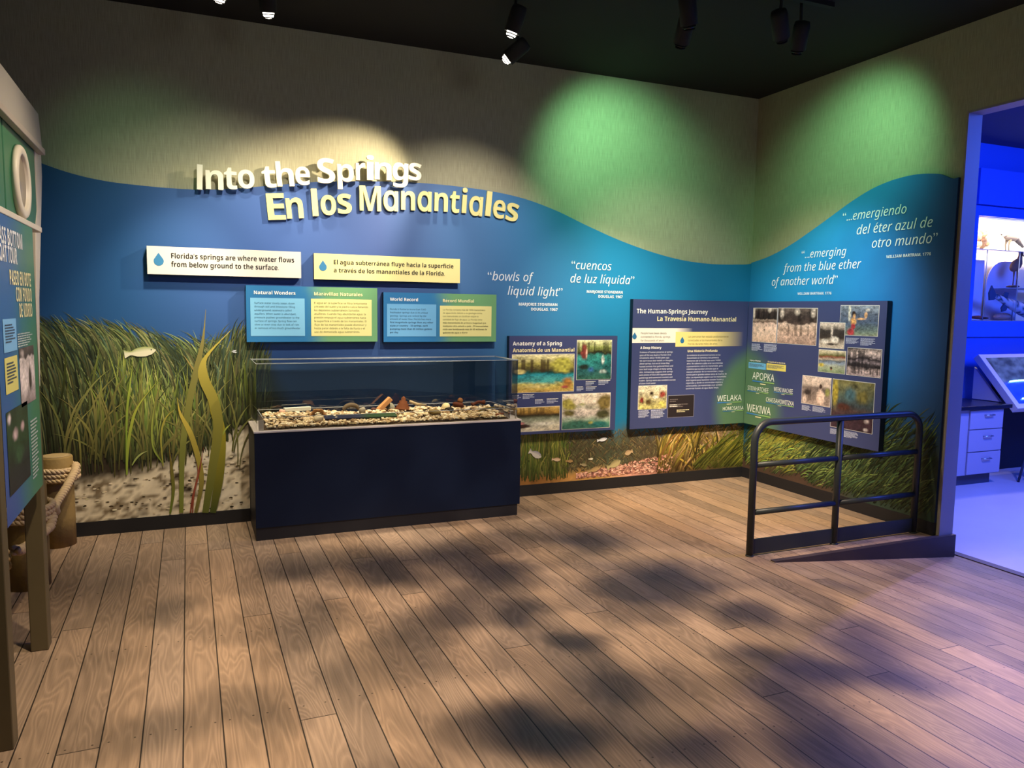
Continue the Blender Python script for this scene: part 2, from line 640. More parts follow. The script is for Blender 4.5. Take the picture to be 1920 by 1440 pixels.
def block(mb, lines, u, ztop, zbot, width, d, col, bold=0.0, boldfrom=None):
    """paragraph: the widest line fills width, lines spread from ztop to zbot (baselines)"""
    gl_ = [glyphs(s_, (bold if boldfrom is None or i < boldfrom else 0.03), 0, 1) for i, s_ in enumerate(lines)]
    wmax = max((g[0][:, 0].max() - g[0][:, 0].min()) for g in gl_ if len(g[0]))
    sc = width / wmax
    n = len(lines)
    for i, (v, f) in enumerate(gl_):
        if len(v) == 0:
            continue
        z = ztop + (zbot - ztop) * i / max(1, n - 1)
        mb.add([(u + (a - v[:, 0].min()) * sc, z + b * sc, d) for a, b in v], f, lin(col))


def bars(mb, u0, u1, z0, z1, n, d, col=(0.75, 0.78, 0.88), seed=0, first=None):
    """fine print too small to read: thin ragged lines"""
    r = np.random.RandomState(seed + 3)
    st = (z1 - z0) / n
    for i in range(n):
        w = (u1 - u0) * (0.72 + 0.28 * r.rand())
        if i == n - 1:
            w *= 0.7
        a = z1 - i * st
        c = first if (i == 0 and first) else col
        u = u0
        while u < u0 + w:
            k = (u1 - u0) * (0.06 + 0.1 * r.rand())
            mb.quad([(u, a - st * .5), (min(u + k, u0 + w), a - st * .5), (min(u + k, u0 + w), a), (u, a)], d, lin(c))
            u += k + (u1 - u0) * 0.018


def drop(mb, c, h, d, col='#2f6f9f'):
    r = h * 0.36
    pts = []
    for k in range(17):
        a = math.radians(-205 + k * 230 / 16)
        pts.append((c[0] + r * math.cos(a), c[1] - h * 0.5 + r + r * math.sin(a)))
    pts.append((c[0], c[1] + h * 0.5))
    mb.quad(pts, d, lin(col))


# ------------------------------------------------------------------ value noise for the printed pictures
def vnoise(x, y, seed=0):
    xi, yi = np.floor(x).astype(int), np.floor(y).astype(int)
    fx, fy = x - xi, y - yi
    fx, fy = fx * fx * (3 - 2 * fx), fy * fy * (3 - 2 * fy)

    def hsh(a, b):
        n = (a * 374761393 + b * 668265263 + seed * 974634777) & 0x7fffffff
        n = ((n ^ (n >> 13)) * 1274126177) & 0x7fffffff
        return ((n ^ (n >> 16)) & 0xffff) / 65535.0
    return ((hsh(xi, yi) * (1 - fx) + hsh(xi + 1, yi) * fx) * (1 - fy) + (hsh(xi, yi + 1) * (1 - fx) + hsh(xi + 1, yi + 1) * fx) * fy)


def fbm(x, y, seed=0, o=4):
    s, a, t = 0, 0.5, 0
    for k in range(o):
        s = s + a * vnoise(x * 2 ** k, y * 2 ** k, seed + k)
        t += a
        a *= 0.55
    return s / t


def L3(c):
    return np.array(lin(c))


def smooth(a, b, x):
    t = np.clip((x - a) / (b - a), 0, 1)
    return t * t * (3 - 2 * t)


def mixc(c0, c1, t):
    return c0 * (1 - t[:, None]) + c1 * t[:, None]


def picture(parent, name, quadpts, d, bands, blobs=(), seed=0, amp=0.5, fx=9, fy=9, streak=(), nx=64, ny=48, frame=True, label=None):
    """printed photograph: rectangle spanned by quadpts (tl,tr,br,bl), painted with soft colour bands, texture and shapes"""
    q = np.array(quadpts)
    u0, u1 = (q[0, 0] + q[3, 0]) / 2, (q[1, 0] + q[2, 0]) / 2
    z1, z0 = (q[0, 1] + q[1, 1]) / 2, (q[2, 1] + q[3, 1]) / 2
    T = parent['T']
    nx, ny = int(nx * 1.5), int(ny * 1.5)
    mb = MB(TT[T])
    if frame:
        e = 0.004
        mb.quad([(u0 - e, z0 - e), (u1 + e, z0 - e), (u1 + e, z1 + e), (u0 - e, z1 + e)], d, lin((0.86, 0.86, 0.84)))

    def colf(u, v, U, V):
        ys = np.array([b[0] for b in bands])
        cs = np.array([L3(b[1]) for b in bands])
        yy = V + (fbm(U * 5, V * 5, seed + 50) - 0.5) * 0.16
        c = np.stack([np.interp(yy, ys, cs[:, k]) for k in range(3)], 1)
        n = fbm(U * fx, V * fy, seed) - 0.5
        n2 = vnoise(U * fx * 4, V * fy * 4, seed + 9) - 0.5
        c = c * (1 + amp * 2.4 * n + amp * 1.0 * n2)[:, None]
        for (y0, y1, f, col, st) in streak:      # vertical trunks / reflections between y0 and y1
            w = smooth(0.52, 0.66, vnoise(U * f, V * 1.2, seed + 21)) * smooth(y0, y0 + .05, V) * (1 - smooth(y1 - .05, y1, V)) * st
            c = mixc(c, L3(col), w)
        for (cx, cy, rx, ry, col, hard) in blobs:
            wob_ = (fbm(U * 8, V * 8, seed + 33) - 0.5) * 0.5
            r = np.sqrt(((U - cx) / rx) ** 2 + ((V - cy) / ry) ** 2) + wob_
            w = (1 - smooth(hard, 1.05, r))
            tex = 1 + amp * 1.6 * (vnoise(U * 26, V * 22, seed + 77) - 0.5)
            c = c * (1 - w[:, None]) + (L3(col)[None] * tex[:, None]) * w[:, None]
        return np.clip(c, 0.002, 0.95)
    mb.grid(lambda U, V: (u0 + (u1 - u0) * U, z0 + (z1 - z0) * V, np.full_like(U, d + 0.0012)), nx, ny, colf)
    o = mb.build(name, PRINT, parent)
    if label:
        o['label'] = label
    return o


TT = {'B': TB, 'R': TR, 'K': TK}

# ------------------------------------------------------------------ the room
DECK = deck_mat()
CLOTH = cloth_wall()
H = 3.585
f = MB()
RX = -1.537
f.add([(-8, -9, 0), (RX, -9, 0), (RX, .02, 0), (-8, .02, 0)], [(0, 1, 2, 3)])
f.add([(RX, -2.13, 0), (.14, -2.13, 0), (.14, .02, 0), (RX, .02, 0)], [(0, 1, 2, 3)])
f.add([(RX, -9, 0), (.21, -9, -.166), (.21, -2.13, -.166), (RX, -2.13, 0)], [(0, 1, 2, 3)])
f.build('floor', DECK, kind='structure')
MB().box((.20, -9, -.20), (.27, -2.05, -.158)).build('trim_1', mat('threshold_strip', '#4a4450', rough=0.6), kind='structure')
b = MB()
b.box((.27, -9, -.25), (8, 0, -.17))
b.build('floor_blue_room', mat('pale_resin_floor', '#b9b4c8', rough=0.35, vary=0.06, bscale=4), kind='structure')
MB().box((-7.2, 0, 0), (.13, .15, H)).build('wall_back', CLOTH, kind='structure')
b = MB()
b.box((0, -2.13, 0), (.13, 0, H))
b.box((0, -4.7, 2.995), (.13, -2.13, H))
b.box((0, -9, -.17), (.13, -4.7, H))
b.build('wall_right', CLOTH, kind='structure')
MB().box((-7.3, -9, 0), (-7.2, .15, H)).build('wall_left', mat('left_wall_paint', '#6b6152', rough=0.8), kind='structure')
MB().box((-7.3, -9, H), (.13, .15, H + .1)).build('ceiling', mat('black_ceiling', '#0b0b0d', rough=0.9), kind='structure')
MB().box((-7.2, -.028, 0), (0, 0, .098)).build('baseboard_back', BLACK, kind='structure')
MB().box((-.028, -2.112, 0), (0, -.028, .098)).build('baseboard_right', BLACK, kind='structure')
LILAC = mat('white_jamb_paint', '#8f8a97', rough=0.55)
b = MB()
b.box((-.004, -2.142, -.0), (.134, -2.1305, 2.995))
b.build('trim_2', LILAC, kind='structure')
MB().box((-.002, -4.7, 2.98), (.134, -2.142, 2.9945)).build('trim_3', LILAC, kind='structure')
# tapering curb beside the ramp
b = MB()
pts = [(RX, 0.0), (.142, -.165), (.142, .008), (RX, .008)]
v = [(x, -2.165, z) for x, z in pts] + [(x, -2.125, z) for x, z in pts]
b.add(v, [(0, 1, 2, 3), (7, 6, 5, 4), (0, 4, 5, 1), (1, 5, 6, 2), (2, 6, 7, 3), (3, 7, 4, 0)])
b.build('trim_4', mat('curb_board', '#3a3033', rough=0.5, vary=0.15, bscale=20), kind='structure')

# ------------------------------------------------------------------ wave-topped murals
WAVE = np.array([(-5.8116,2.4953),(-5.6926,2.4576),(-5.5707,2.4295),(-5.446,2.4114),(-5.2538,2.3995),(-5.0554,2.3945),(-4.8508,2.3984),(-4.6037,2.4275),(-4.3475,2.469),(-4.0435,2.5149),(-3.8072,2.5368),(-3.5632,2.5535),(-3.2252,2.565),(-2.9615,2.56),(-2.6883,2.5443),(-2.4048,2.5065),(-2.1098,2.4299),(-1.8021,2.3187),(-1.4819,2.2121),(-1.1491,2.1246),(-0.8033,2.0621),(-0.4449,2.0387),(-0.199,2.0448),(-0.017,2.0588)])
WAVE = np.vstack([[-7.1, 3.05], [-6.6, 2.86], [-6.1, 2.62], WAVE, [0.0, 2.063]])
WAVER = np.array([(0.0384,2.0603),(0.2454,2.1088),(0.5119,2.1924),(0.758,2.2976),(0.987,2.4045),(1.2011,2.5044),(1.4031,2.5775),(1.5952,2.6142),(1.7781,2.6217),(1.9529,2.5987),(2.1197,2.555)])
WAVER = np.vstack([[0.0, 2.063], WAVER[1:], [2.114, 2.552]])


def cubic(P_, x):
    # smooth interpolation through the measured outline
    xs, ys = P_[:, 0], P_[:, 1]
    m = np.gradient(ys, xs)
    i = np.clip(np.searchsorted(xs, x) - 1, 0, len(xs) - 2)
    h_ = xs[i + 1] - xs[i]
    t = (x - xs[i]) / h_
    return ((2 * t**3 - 3 * t**2 + 1) * ys[i] + (t**3 - 2 * t**2 + t) * h_ * m[i] + (-2 * t**3 + 3 * t**2) * ys[i + 1] + (t**3 - t**2) * h_ * m[i + 1])


LAY = [0]


def lay(d):
    LAY[0] = (LAY[0] + 1) % 700
    return d + LAY[0] * 4e-6


def blade(mb, pts, w, c0, c1, d, seg=9, tipw=0.08, basew=0.75):
    """one printed leaf: curved tapering ribbon through pts (base..tip)"""
    d = lay(d)
    P_ = np.array(pts, float)
    t = np.linspace(0, 1, seg)
    if len(P_) == 3:
        q = ((1 - t)**2)[:, None] * P_[0] + (2 * t * (1 - t))[:, None] * P_[1] + (t**2)[:, None] * P_[2]
    else:
        s_ = np.linspace(0, 1, len(P_))
        q = np.stack([cubic(np.stack([s_, P_[:, k]], 1), t) for k in (0, 1)], 1)
    g = np.gradient(q, axis=0)
    g /= np.linalg.norm(g, axis=1)[:, None] + 1e-9
    nrm = np.stack([-g[:, 1], g[:, 0]], 1)
    ww = w * (basew + (1 - basew) * np.sin(np.pi * np.clip(t * 1.1, 0, 1))) * np.clip((1 - t) * 3.0, tipw, 1) * 0.5
    a, b_ = q + nrm * ww[:, None], q - nrm * ww[:, None]
    vs = [(x, y, d) for x, y in a] + [(x, y, d) for x, y in b_]
    n = len(t)
    cc = np.array(c0)[None] * (1 - t[:, None]) + np.array(c1)[None] * t[:, None]
    mb.add(vs, [(i, n + i, n + i + 1, i + 1) for i in range(n - 1)], np.vstack([cc, cc]))


def jit(c, a, r):
    return np.clip(np.array(lin(c)) * (1 + a * (r.rand() - 0.5)) * (1 + 0.25 * a * (r.rand(3) - 0.5)), 0, 1)


def fish(mb, c, ln, ht, ang, cb, ct, d, flip=1):
    d = lay(d + .0016)
    ca, sa = math.cos(math.radians(ang)), math.sin(math.radians(ang))
    n = 14
    top, bot, cols = [], [], []
    xs = np.linspace(-0.5, 0.5, n)
    prof = np.interp(xs, [-.5, -.36, -.30, -.1, .15, .38, .5], [.42, .22, .16, .42, .5, .34, .04])
    vs, cc = [], []
    for x, p_ in zip(xs, prof):
        for sgn, col in ((1, ct), (0, cb), (-1, cb)):
            X, Y = x * ln * flip, p_ * ht * sgn
            vs.append((c[0] + X * ca - Y * sa, c[1] + X * sa + Y * ca, d))
            cc.append(lin(col))
    f_ = []
    for i in range(n - 1):
        for k in range(2):
            f_.append((i * 3 + k, i * 3 + k + 1, (i + 1) * 3 + k + 1, (i + 1) * 3 + k))
    mb.add(vs, f_, np.array(cc))
    e = 0.02 * ln
    ex, ey = .36 * ln * flip, .1 * ht
    o_ = (c[0] + ex * ca - ey * sa, c[1] + ex * sa + ey * ca)
    mb.quad([(o_[0] + e * math.cos(k), o_[1] + e * math.sin(k)) for k in np.linspace(0, 6.28, 9)[:-1]], d + .0012, lin('#222018'))


def back_col(u, v, U, V):
    n = fbm(u * 2.2, v * 2.2, 5)
    navy, royal, azure, teal = L3('#1d4878'), L3('#4668ac'), L3('#4876ac'), L3('#1f82b8')
    c = np.stack([np.interp(u, [-6.5, -5.4, -4.4, -3.6, -2.8, -1.6, 0], [a[k] for a in (navy, navy * 1.25, royal, L3('#455d96'), azure, teal, teal * .8)]) for k in range(3)], 1)  # middle stops shifted to purple: warm title light put into the print colour
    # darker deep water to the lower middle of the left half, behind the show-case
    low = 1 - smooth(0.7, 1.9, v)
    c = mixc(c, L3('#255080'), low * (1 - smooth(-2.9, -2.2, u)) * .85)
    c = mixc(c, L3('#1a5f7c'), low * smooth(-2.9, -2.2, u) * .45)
    # meadow (left)
    top = np.interp(u, [-6.6, -5.84, -5.48, -5.22, -5.06, -4.84, -4.7, -4.6, -4.44, -4.2], [1.55, 1.5, 1.47, 1.40, 1.36, 1.33, 1.4, 1.46, 1.3, .9])
    g = (1 - smooth(top - .30, top + .02, v + (fbm(u * 9, v * 2, 8) - .5) * .25)) * (1 - smooth(-4.45, -4.15, u))
    c = mixc(c, L3('#36422e'), g)
    g2 = (1 - smooth(.55, 1.0, v + (n - .5) * .3)) * (1 - smooth(-4.45, -4.15, u))
    c = mixc(c, L3('#332b20'), g2)
    st = np.interp(u, [-6.5, -5.6, -5.35, -5.0, -4.9, -4.6, -4.3], [.38, .43, .47, .56, .63, .72, .72])
    s_ = (1 - smooth(st - .12, st + .03, v + (fbm(u * 7, v * 12, 3) - .5) * .14)) * (1 - smooth(-4.35, -4.1, u))
    tex = fbm(u * 16, v * 34, 11) * .6 + vnoise(u * 90, v * 110, 12) * .4
    sand = mixc(L3('#7a6a52'), L3('#e6d8bc'), smooth(.3, .58, tex))
    sand = mixc(sand, L3('#3f3323'), smooth(.62, .75, fbm(u * 14, v * 30, 19)))
    sand = mixc(sand, L3('#e6dcc6'), smooth(.42, .62, fbm(u * 5, v * 9, 27)) * .75 * smooth(-5.5, -5.0, u))
    c = c * (1 - s_[:, None]) + sand * s_[:, None]
    # right-hand strip below the panels
    R_ = smooth(-2.95, -2.6, u)
    k = (1 - smooth(.42, .62, v + (fbm(u * 6, v * 4, 41) - .5) * .22)) * R_
    band = np.stack([np.interp(u, [-2.7, -2.0, -1.5, -1.2, -.9, -.4, 0], [L3(q)[j] for q in ('#6f7644', '#6c6c42', '#4c5c48', '#5a5240', '#5a482e', '#5c4a30', '#54522c')]) for j in range(3)], 1)
    c = c * (1 - k[:, None]) + band * (.55 + .9 * fbm(u * 16, v * 16, 43))[:, None] * k[:, None]
    fl = (1 - smooth(.16, .25, v + (fbm(u * 5, v * 6, 47) - .5) * .16)) * R_ * (1 - smooth(-1.1, -.8, u))
    fc = np.stack([np.interp(u, [-2.7, -2.2, -1.9, -1.6, -1.3, -.9], [L3(q)[j] for q in ('#4a3c22', '#9a6a36', '#b5884e', '#c49a5c', '#c08e7e', '#9a6a5c')]) for j in range(3)], 1)
    fc = fc * (.45 + 1.1 * fbm(u * 22, v * 24, 51))[:, None]
    c = c * (1 - fl[:, None]) + fc * fl[:, None]
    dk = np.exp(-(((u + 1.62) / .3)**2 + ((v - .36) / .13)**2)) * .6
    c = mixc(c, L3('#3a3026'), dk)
    return np.clip(c, .003, .9)


mb = MB(TB)
X0, X1 = -7.1, -.001
MT = .024


def back_fn(U, V):
    u = X0 + (X1 - X0) * U
    return u, .098 + (cubic(WAVE, u) - .098) * V, np.full_like(u, MT)


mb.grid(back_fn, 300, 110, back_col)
# the edge of the wave
us = np.linspace(X0, X1, 200)
ws = cubic(WAVE, us)
mb.add([(a, b, MT) for a, b in zip(us, ws)] + [(a, b, .0005) for a, b in zip(us, ws)], [(i, i + 1, 201 + i, 200 + i) for i in range(199)], lin('#24507e'))
r = np.random.RandomState(21)
D = MT + .0006


def meadow_top(u):
    return np.interp(u, [-6.6, -5.84, -5.48, -5.22, -5.06, -4.84, -4.7, -4.6, -4.44, -4.3], [1.55, 1.52, 1.49, 1.43, 1.39, 1.37, 1.44, 1.50, 1.34, 1.2])


for k in range(3000):
    u = -6.4 + 2.0 * r.rand()
    dep = (k / 3000.0)
    row = r.rand()**1.4 * .55          # how far below the crest this strand starts
    tp = meadow_top(u) - row + .02 * r.randn()
    ln = .20 + .42 * r.rand()
    fl = (.05 + .14 * r.rand()) * (1 - row) * (1 if u < -4.85 else -.5)
    zlo = np.interp(u, [-5.6, -5.35, -5.0, -4.9, -4.6, -4.3], [.43, .46, .54, .60, .73, .76])
    pts = [(u + fl * 1.25, max(zlo, tp - ln)), (u + fl * 1.1, tp - .25 * ln), (u, tp)]
    hi = math.exp(-((u + 5.2) / .28)**2)
    br = .34 + 1.15 * r.rand()**2.2 + .35 * hi * r.rand()
    c1 = np.clip(jit(['#5a6b44', '#6f7f48', '#8d9a5e', '#566e56', '#9a9a66'][r.randint(5)], .5, r) * br, 0, 1)
    c0 = np.clip(jit('#30361f', .5, r) * br, 0, 1)
    blade(mb, pts, .005 + .008 * r.rand(), c0, c1, D, seg=8)
for k in range(300):      # longer bright strands hanging down in the middle
    u = -5.75 + 1.25 * r.rand() if k % 5 < 2 else -5.24 + .20 * r.randn()
    tp = meadow_top(u) - .16 - .34 * r.rand()
    bs = tp - (.30 + .40 * r.rand())
    sw = .08 * r.randn()
    cc = ['#9aae4c', '#b4c05c', '#7f9a48', '#c8c874', '#88985a'][r.randint(5)]
    br = (.30 + .75 * r.rand()) * (.6 + .75 * math.exp(-((u + 5.2) / .3)**2))
    blade(mb, [(u + .05 * r.randn(), max(bs, np.interp(u, [-5.35, -5.0, -4.9, -4.6], [.50, .55, .61, .73]))), (u + sw * .4, (tp + bs) / 2), (u + sw, tp)], .006 + .008 * r.rand(), jit('#33371f', .4, r) * br, np.clip(jit(cc, .3, r) * br, 0, 1), D + .0012, seg=8)
for k in range(60):       # leaning single leaves over the dark base
    u = -5.8 + 1.2 * r.rand()
    z = .40 + .2 * r.rand()
    h_ = .2 + .45 * r.rand()
    s_ = .16 * r.randn()
    blade(mb, [(u, z), (u + .02, z + h_ * .7), (u + s_, z + h_)], .009 + .006 * r.rand(), jit('#4a4824', .4, r), jit('#8f8d4e', .6, r), D + .0022, seg=10)
E1 = D + .0050
YEL, OLV = '#c9b83a', '#7c8a2e'


def broad(pts, w, c0, c1, k=0):
    blade(mb, pts, w, np.array(lin(c0)), np.array(lin(c1)), E1 + .0004 * k, seg=26, basew=.6)


broad([(-5.0484,0.1095),(-5.03,0.54),(-4.9871,0.8457),(-4.9278,1.1115),(-4.8765,1.339),(-4.85,1.5661)], .044, '#737c34', '#8a7e4a', 1)
broad([(-4.8886,0.0946),(-4.8344,0.4101),(-4.7876,0.7209),(-4.8155,0.9164),(-4.8693,1.0528),(-4.8811,1.1487),(-4.847,1.2437),(-4.6932,1.4113)], .072, '#5a6128', '#c4b24e', 2)
broad([(-4.8381,0.0898),(-4.7883,0.3673),(-4.774,0.6811),(-4.8235,0.8779),(-4.8846,1.0033)], .07, '#3f4a1c', '#c2b032', 1)
broad([(-4.953,0.1006),(-4.9084,0.3172),(-4.9254,0.4946),(-4.9737,0.6835),(-5.0363,0.8285),(-5.054,0.9435)], .036, '#6a6430', '#d2bc50', 3)
broad([(-5.1219,0.1086),(-5.0965,0.2737),(-5.1026,0.429),(-5.118,0.6221)], .022, '#63742a', '#7a6430', 1)
broad([(-5.3886,0.4113),(-5.3804,0.5617),(-5.3513,0.7479),(-5.3,0.8955),(-5.1527,1.0935)], .018, '#7f9436', '#b3b84a', 2)
broad([(-5.3907,0.4493),(-5.3754,0.8238),(-5.3529,1.009),(-5.3235,1.2082)], .014, '#6d8a34', '#b4c04c', 1)
broad([(-4.9884,0.1039),(-4.9677,0.2239),(-4.9202,0.4161),(-4.8836,0.6011)], .014, '#7a3226', '#8c4a34', 4)
broad([(-4.9743,0.1026),(-4.9601,0.2429),(-4.9318,0.3778),(-4.9365,0.4758)], .010, '#8a3a2a', '#9a5a40', 4)
broad([(-5.1572,0.4559),(-5.165,0.6629),(-5.1338,0.7946),(-5.063,0.8677)], .012, '#8a8a3a', '#b5a84a', 2)
broad([(-5.1599,0.4791),(-5.2149,0.5896),(-5.2206,0.7417),(-5.1908,0.948)], .012, '#6f7f34', '#a3ad4e', 2)
broad([(-5.3531,0.4769),(-5.3171,0.5578),(-5.2493,0.5726)], .012, '#8a9a50', '#a9b070', 2)
broad([(-4.8839,1.034),(-4.9443,1.1498),(-5.0178,1.2644)], .012, '#8a7a3a', '#a5945a', 0)
broad([(-4.7564,0.6606),(-4.7408,0.7108),(-4.7002,0.7363)], .010, '#8a9a40', '#b9c25a', 2)
for k in range(260):      # shell grit on the sand
    u, z = -5.9 + 1.3 * r.rand(), .11 + .42 * r.rand()
    if z > np.interp(u, [-5.6, -5.35, -5.0, -4.9, -4.6], [.36, .38, .46, .52, .62]):
        continue
    s_ = .003 + .007 * r.rand()
    a = r.rand() * 3
    cc = ['#2f2618', '#e3d8bd', '#4a3b26', '#d6c8a6', '#8a7a5c'][r.randint(5)]
    mb.quad([(u + s_ * 1.6 * math.cos(t + a), z + s_ * .6 * math.sin(t + a)) for t in (0, 1.2, 2.3, 3.3, 4.4, 5.3)], lay(D + .0004), jit(cc, .3, r))
fish(mb, (-5.2786,1.2668), .20, .07, 8, '#e6e2c0', '#9aa860', E1 + .0004)
for k in range(9):
    mb.quad([(p[0] + .012 * r.randn(), p[1] + .006 * r.randn()) for p in ((-4.6637,1.2649),) * 3], lay(E1), lin('#e8ecec'))
# eel-grass strip at the right
for k in range(520):
    u = -2.66 + .72 * r.rand()
    z = .12 + .24 * r.rand()
    h_ = .16 + .34 * r.rand()
    br = .5 + .8 * r.rand()
    cc = ['#7f8f3a', '#a3a848', '#5f7a36', '#8a8a44', '#b3aa58'][r.randint(5)]
    blade(mb, [(u, z), (u + .02 * r.randn(), z + h_ * .5), (u + .05 * r.randn(), z + h_)], .007 + .007 * r.rand(), jit('#3f4a1e', .5, r) * br, np.clip(jit(cc, .4, r) * br, 0, 1), D + .0004, seg=6)
for k in range(900):      # low dark tangle and pebbly bed
    u = -2.0 + 1.15 * r.rand()
    z = .17 + .33 * r.rand()
    a = r.rand() * 6.28
    ln = .03 + .05 * r.rand()
    cc = ['#55563a', '#6a6242', '#3f4632', '#8a7a50', '#4a3c2a'][r.randint(5)]
    blade(mb, [(u, z), (u + ln * .5 * math.cos(a) + .01, z + ln * .5), (u + ln * math.cos(a), z + ln * .8)], .006, jit('#4a4030', .4, r), jit(cc, .6, r) * 1.4, D + .0003, seg=4)
for k in range(900):
    u = -1.85 + 1.0 * r.rand()
    z = .10 + .02 + (.16 * (u + 1.85) * .75 + .04) * r.rand()
    s_ = .006 + .008 * r.rand()
    a = r.rand() * 3
    mb.quad([(u + s_ * math.cos(t + a), z + s_ * .7 * math.sin(t + a)) for t in (0, 1.3, 2.5, 3.6, 5)], lay(D + .0016), jit(['#d0a090', '#a8746a', '#e0b8a6', '#7a5048', '#c08c78'][r.randint(5)], .5, r))
for k in range(560):      # tufts of yellow leaves
    u = -1.02 + .45 * r.rand() if k % 3 else -.72 + .62 * r.rand()
    z = .10 + .16 * r.rand() + (.10 * r.rand() if u > -.6 else 0)
    h_ = .12 + .17 * r.rand()
    le = .12 + .06 * r.randn() if u < -.62 else -.06 + .09 * r.randn()
    cc = ['#c9b24e', '#b8a040', '#d8c070', '#8f8434', '#a6763e', '#d2a878'][r.randint(6)]
    br = .25 + 1.15 * r.rand()**1.4
    blade(mb, [(u, z), (u + le * .4, z + h_ * .65), (u + le, z + h_)], .012 + .010 * r.rand(), jit('#4a3a1c', .5, r) * br, np.clip(jit(cc, .4, r) * br, 0, 1), D + .0008, seg=7)
for k in range(420):
    u = -.55 + .42 * r.rand()
    z = .27 + .20 * r.rand()
    le = .05 + .03 * r.randn()
    h_ = .03 + .06 * r.rand()
    blade(mb, [(u, z), (u + le * .6, z + h_), (u + le, z + h_ * .5)], .010, jit('#6a5636', .5, r), jit(['#b8a888', '#cfc0a8', '#8f8058', '#a88e6a'][r.randint(4)], .5, r), D + .0009, seg=6)
for k in range(420):      # long grass sweeping up to the corner
    u = -.62 + .62 * r.rand()
    z = .10 + .12 * r.rand()
    ln = .25 + .35 * r.rand()
    an = math.radians(28 + 22 * r.rand())
    if u + ln * math.cos(an) > -.003:
        ln = max(.05, (-.003 - u) / math.cos(an))
    cc = ['#8f8a2e', '#6f7a2a', '#a8a03c', '#55662a'][r.randint(4)]
    br = .25 + 1.0 * r.rand()**1.5
    ex, ez = u + ln * math.cos(an), z + ln * math.sin(an)
    if ez > .52:
        continue
    blade(mb, [(u, z), (u + ln * .45, z + ln * .42), (ex, ez)], .009 + .006 * r.rand(), jit('#4f5220', .5, r) * br, np.clip(jit(cc, .4, r) * br, 0, 1), D + .0011, seg=8)
for (p, ln, ht, an, cb, ct, fl) in (((-2.2556,0.3633), .13, .06, -28, '#cfcabf', '#8a8696', 1), ((-2.0555,0.3037), .085, .035, -6, '#d8bfa0', '#b08a68', 1), ((-1.9248,0.281), .07, .03, -6, '#a88a5e', '#8a7048', 1), ((-1.7862,0.2383), .07, .03, -12, '#9a9070', '#807858', 1), ((-1.7125,0.2862), .045, .02, 0, '#e0dcc8', '#c8c4a8', 1), ((-1.6037,0.4527), .10, .035, 8, '#dfe4ea', '#a8b0bc', 1), ((-1.6774,0.1875), .13, .045, 14, '#b09468', '#8a7450', 1), ((-1.4762,0.2221), .15, .07, 22, '#b0a478', '#6f6a48', 1), ((-1.3233,0.3199), .085, .05, 15, '#b8a07c', '#9a8060', -1)):
    fish(mb, p, ln, ht, an, cb, ct, E1 + .0003, fl)
mural = mb.build('wall_mural', MURAL, base=(-3.5, 0, .098))
tag(mural, 'blue underwater spring mural with wavy top edge on the long wall behind the glass case', 'mural')
mural['T'] = 'B'

SKY = (0.90, 0.95, 0.98)


def quote(parent, T, lines, attr, bold=.03):
    for s_, Lq in lines:
        q = MB(T)
        text(q, s_, Lq, MT + .0045, SKY, 0.002, 0.22, res=4)
        q.build('quotation', PRINT, parent)
    for s_, Lq in attr:
        q = MB(T)
        text(q, s_, Lq, MT + .0045, SKY, 0.022, res=2)
        q.build('attribution', PRINT, parent)


quote(mural, TB, [('\u201cbowls of', [(-2.7094,1.8292),(-2.2976,1.8316)]), ('liquid light\u201d', [(-2.5312,1.7129),(-2.0254,1.7148)])],
      [('MARJORIE STONEMAN', [(-2.4293,1.6288),(-2.0706,1.6281)]), ('DOUGLAS, 1967', [(-2.3149,1.589),(-2.0682,1.5861)])])
quote(mural, TB, [('\u201ccuencos', [(-1.9446,1.9449),(-1.5513,1.9472)]), ('de luz l\u00edquida\u201d', [(-1.9516,1.83),(-1.3158,1.8324)])],
      [('MARJORIE STONEMAN', [(-1.7906,1.7454),(-1.4319,1.7468)]), ('DOUGLAS, 1967', [(-1.6752,1.7054),(-1.4306,1.7075)])])


def right_col(u, v, U, V):
    c = np.stack([np.interp(u, [0, .45, .9, 1.4, 1.75, 2.114], [L3(q)[k] for q in ('#1d78b0', '#218cc8', '#2690d0', '#237fc4', '#2368ae', '#1e4a88')]) for k in range(3)], 1)
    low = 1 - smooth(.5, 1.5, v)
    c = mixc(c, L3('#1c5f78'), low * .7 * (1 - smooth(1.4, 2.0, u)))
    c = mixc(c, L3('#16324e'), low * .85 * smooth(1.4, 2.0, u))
    gt = np.interp(u, [0, .4, 1.0, 1.6, 2.1], [.56, .66, .80, .92, .85])
    g = 1 - smooth(gt - .35, gt, v + (fbm(u * 8, v * 8, 61) - .5) * .2)
    c = mixc(c, L3('#303f2c'), g * .95)
    b_ = (1 - smooth(.13, .30, v - .16 * np.exp(-((u - .5) / .35)**2) + (fbm(u * 6, v * 8, 63) - .5) * .12)) * (1 - smooth(1.0, 1.5, u))
    c = mixc(c, L3('#4c382e'), b_ * .9)
    return np.clip(c * (.86 + .28 * fbm(u * 3, v * 3, 67))[:, None], .003, .9)


mb = MB(TR)


def right_fn(U, V):
    u = MT + .0005 + (2.112 - MT) * U
    return u, .098 + (cubic(WAVER, u) - .098) * V, np.full_like(u, MT)


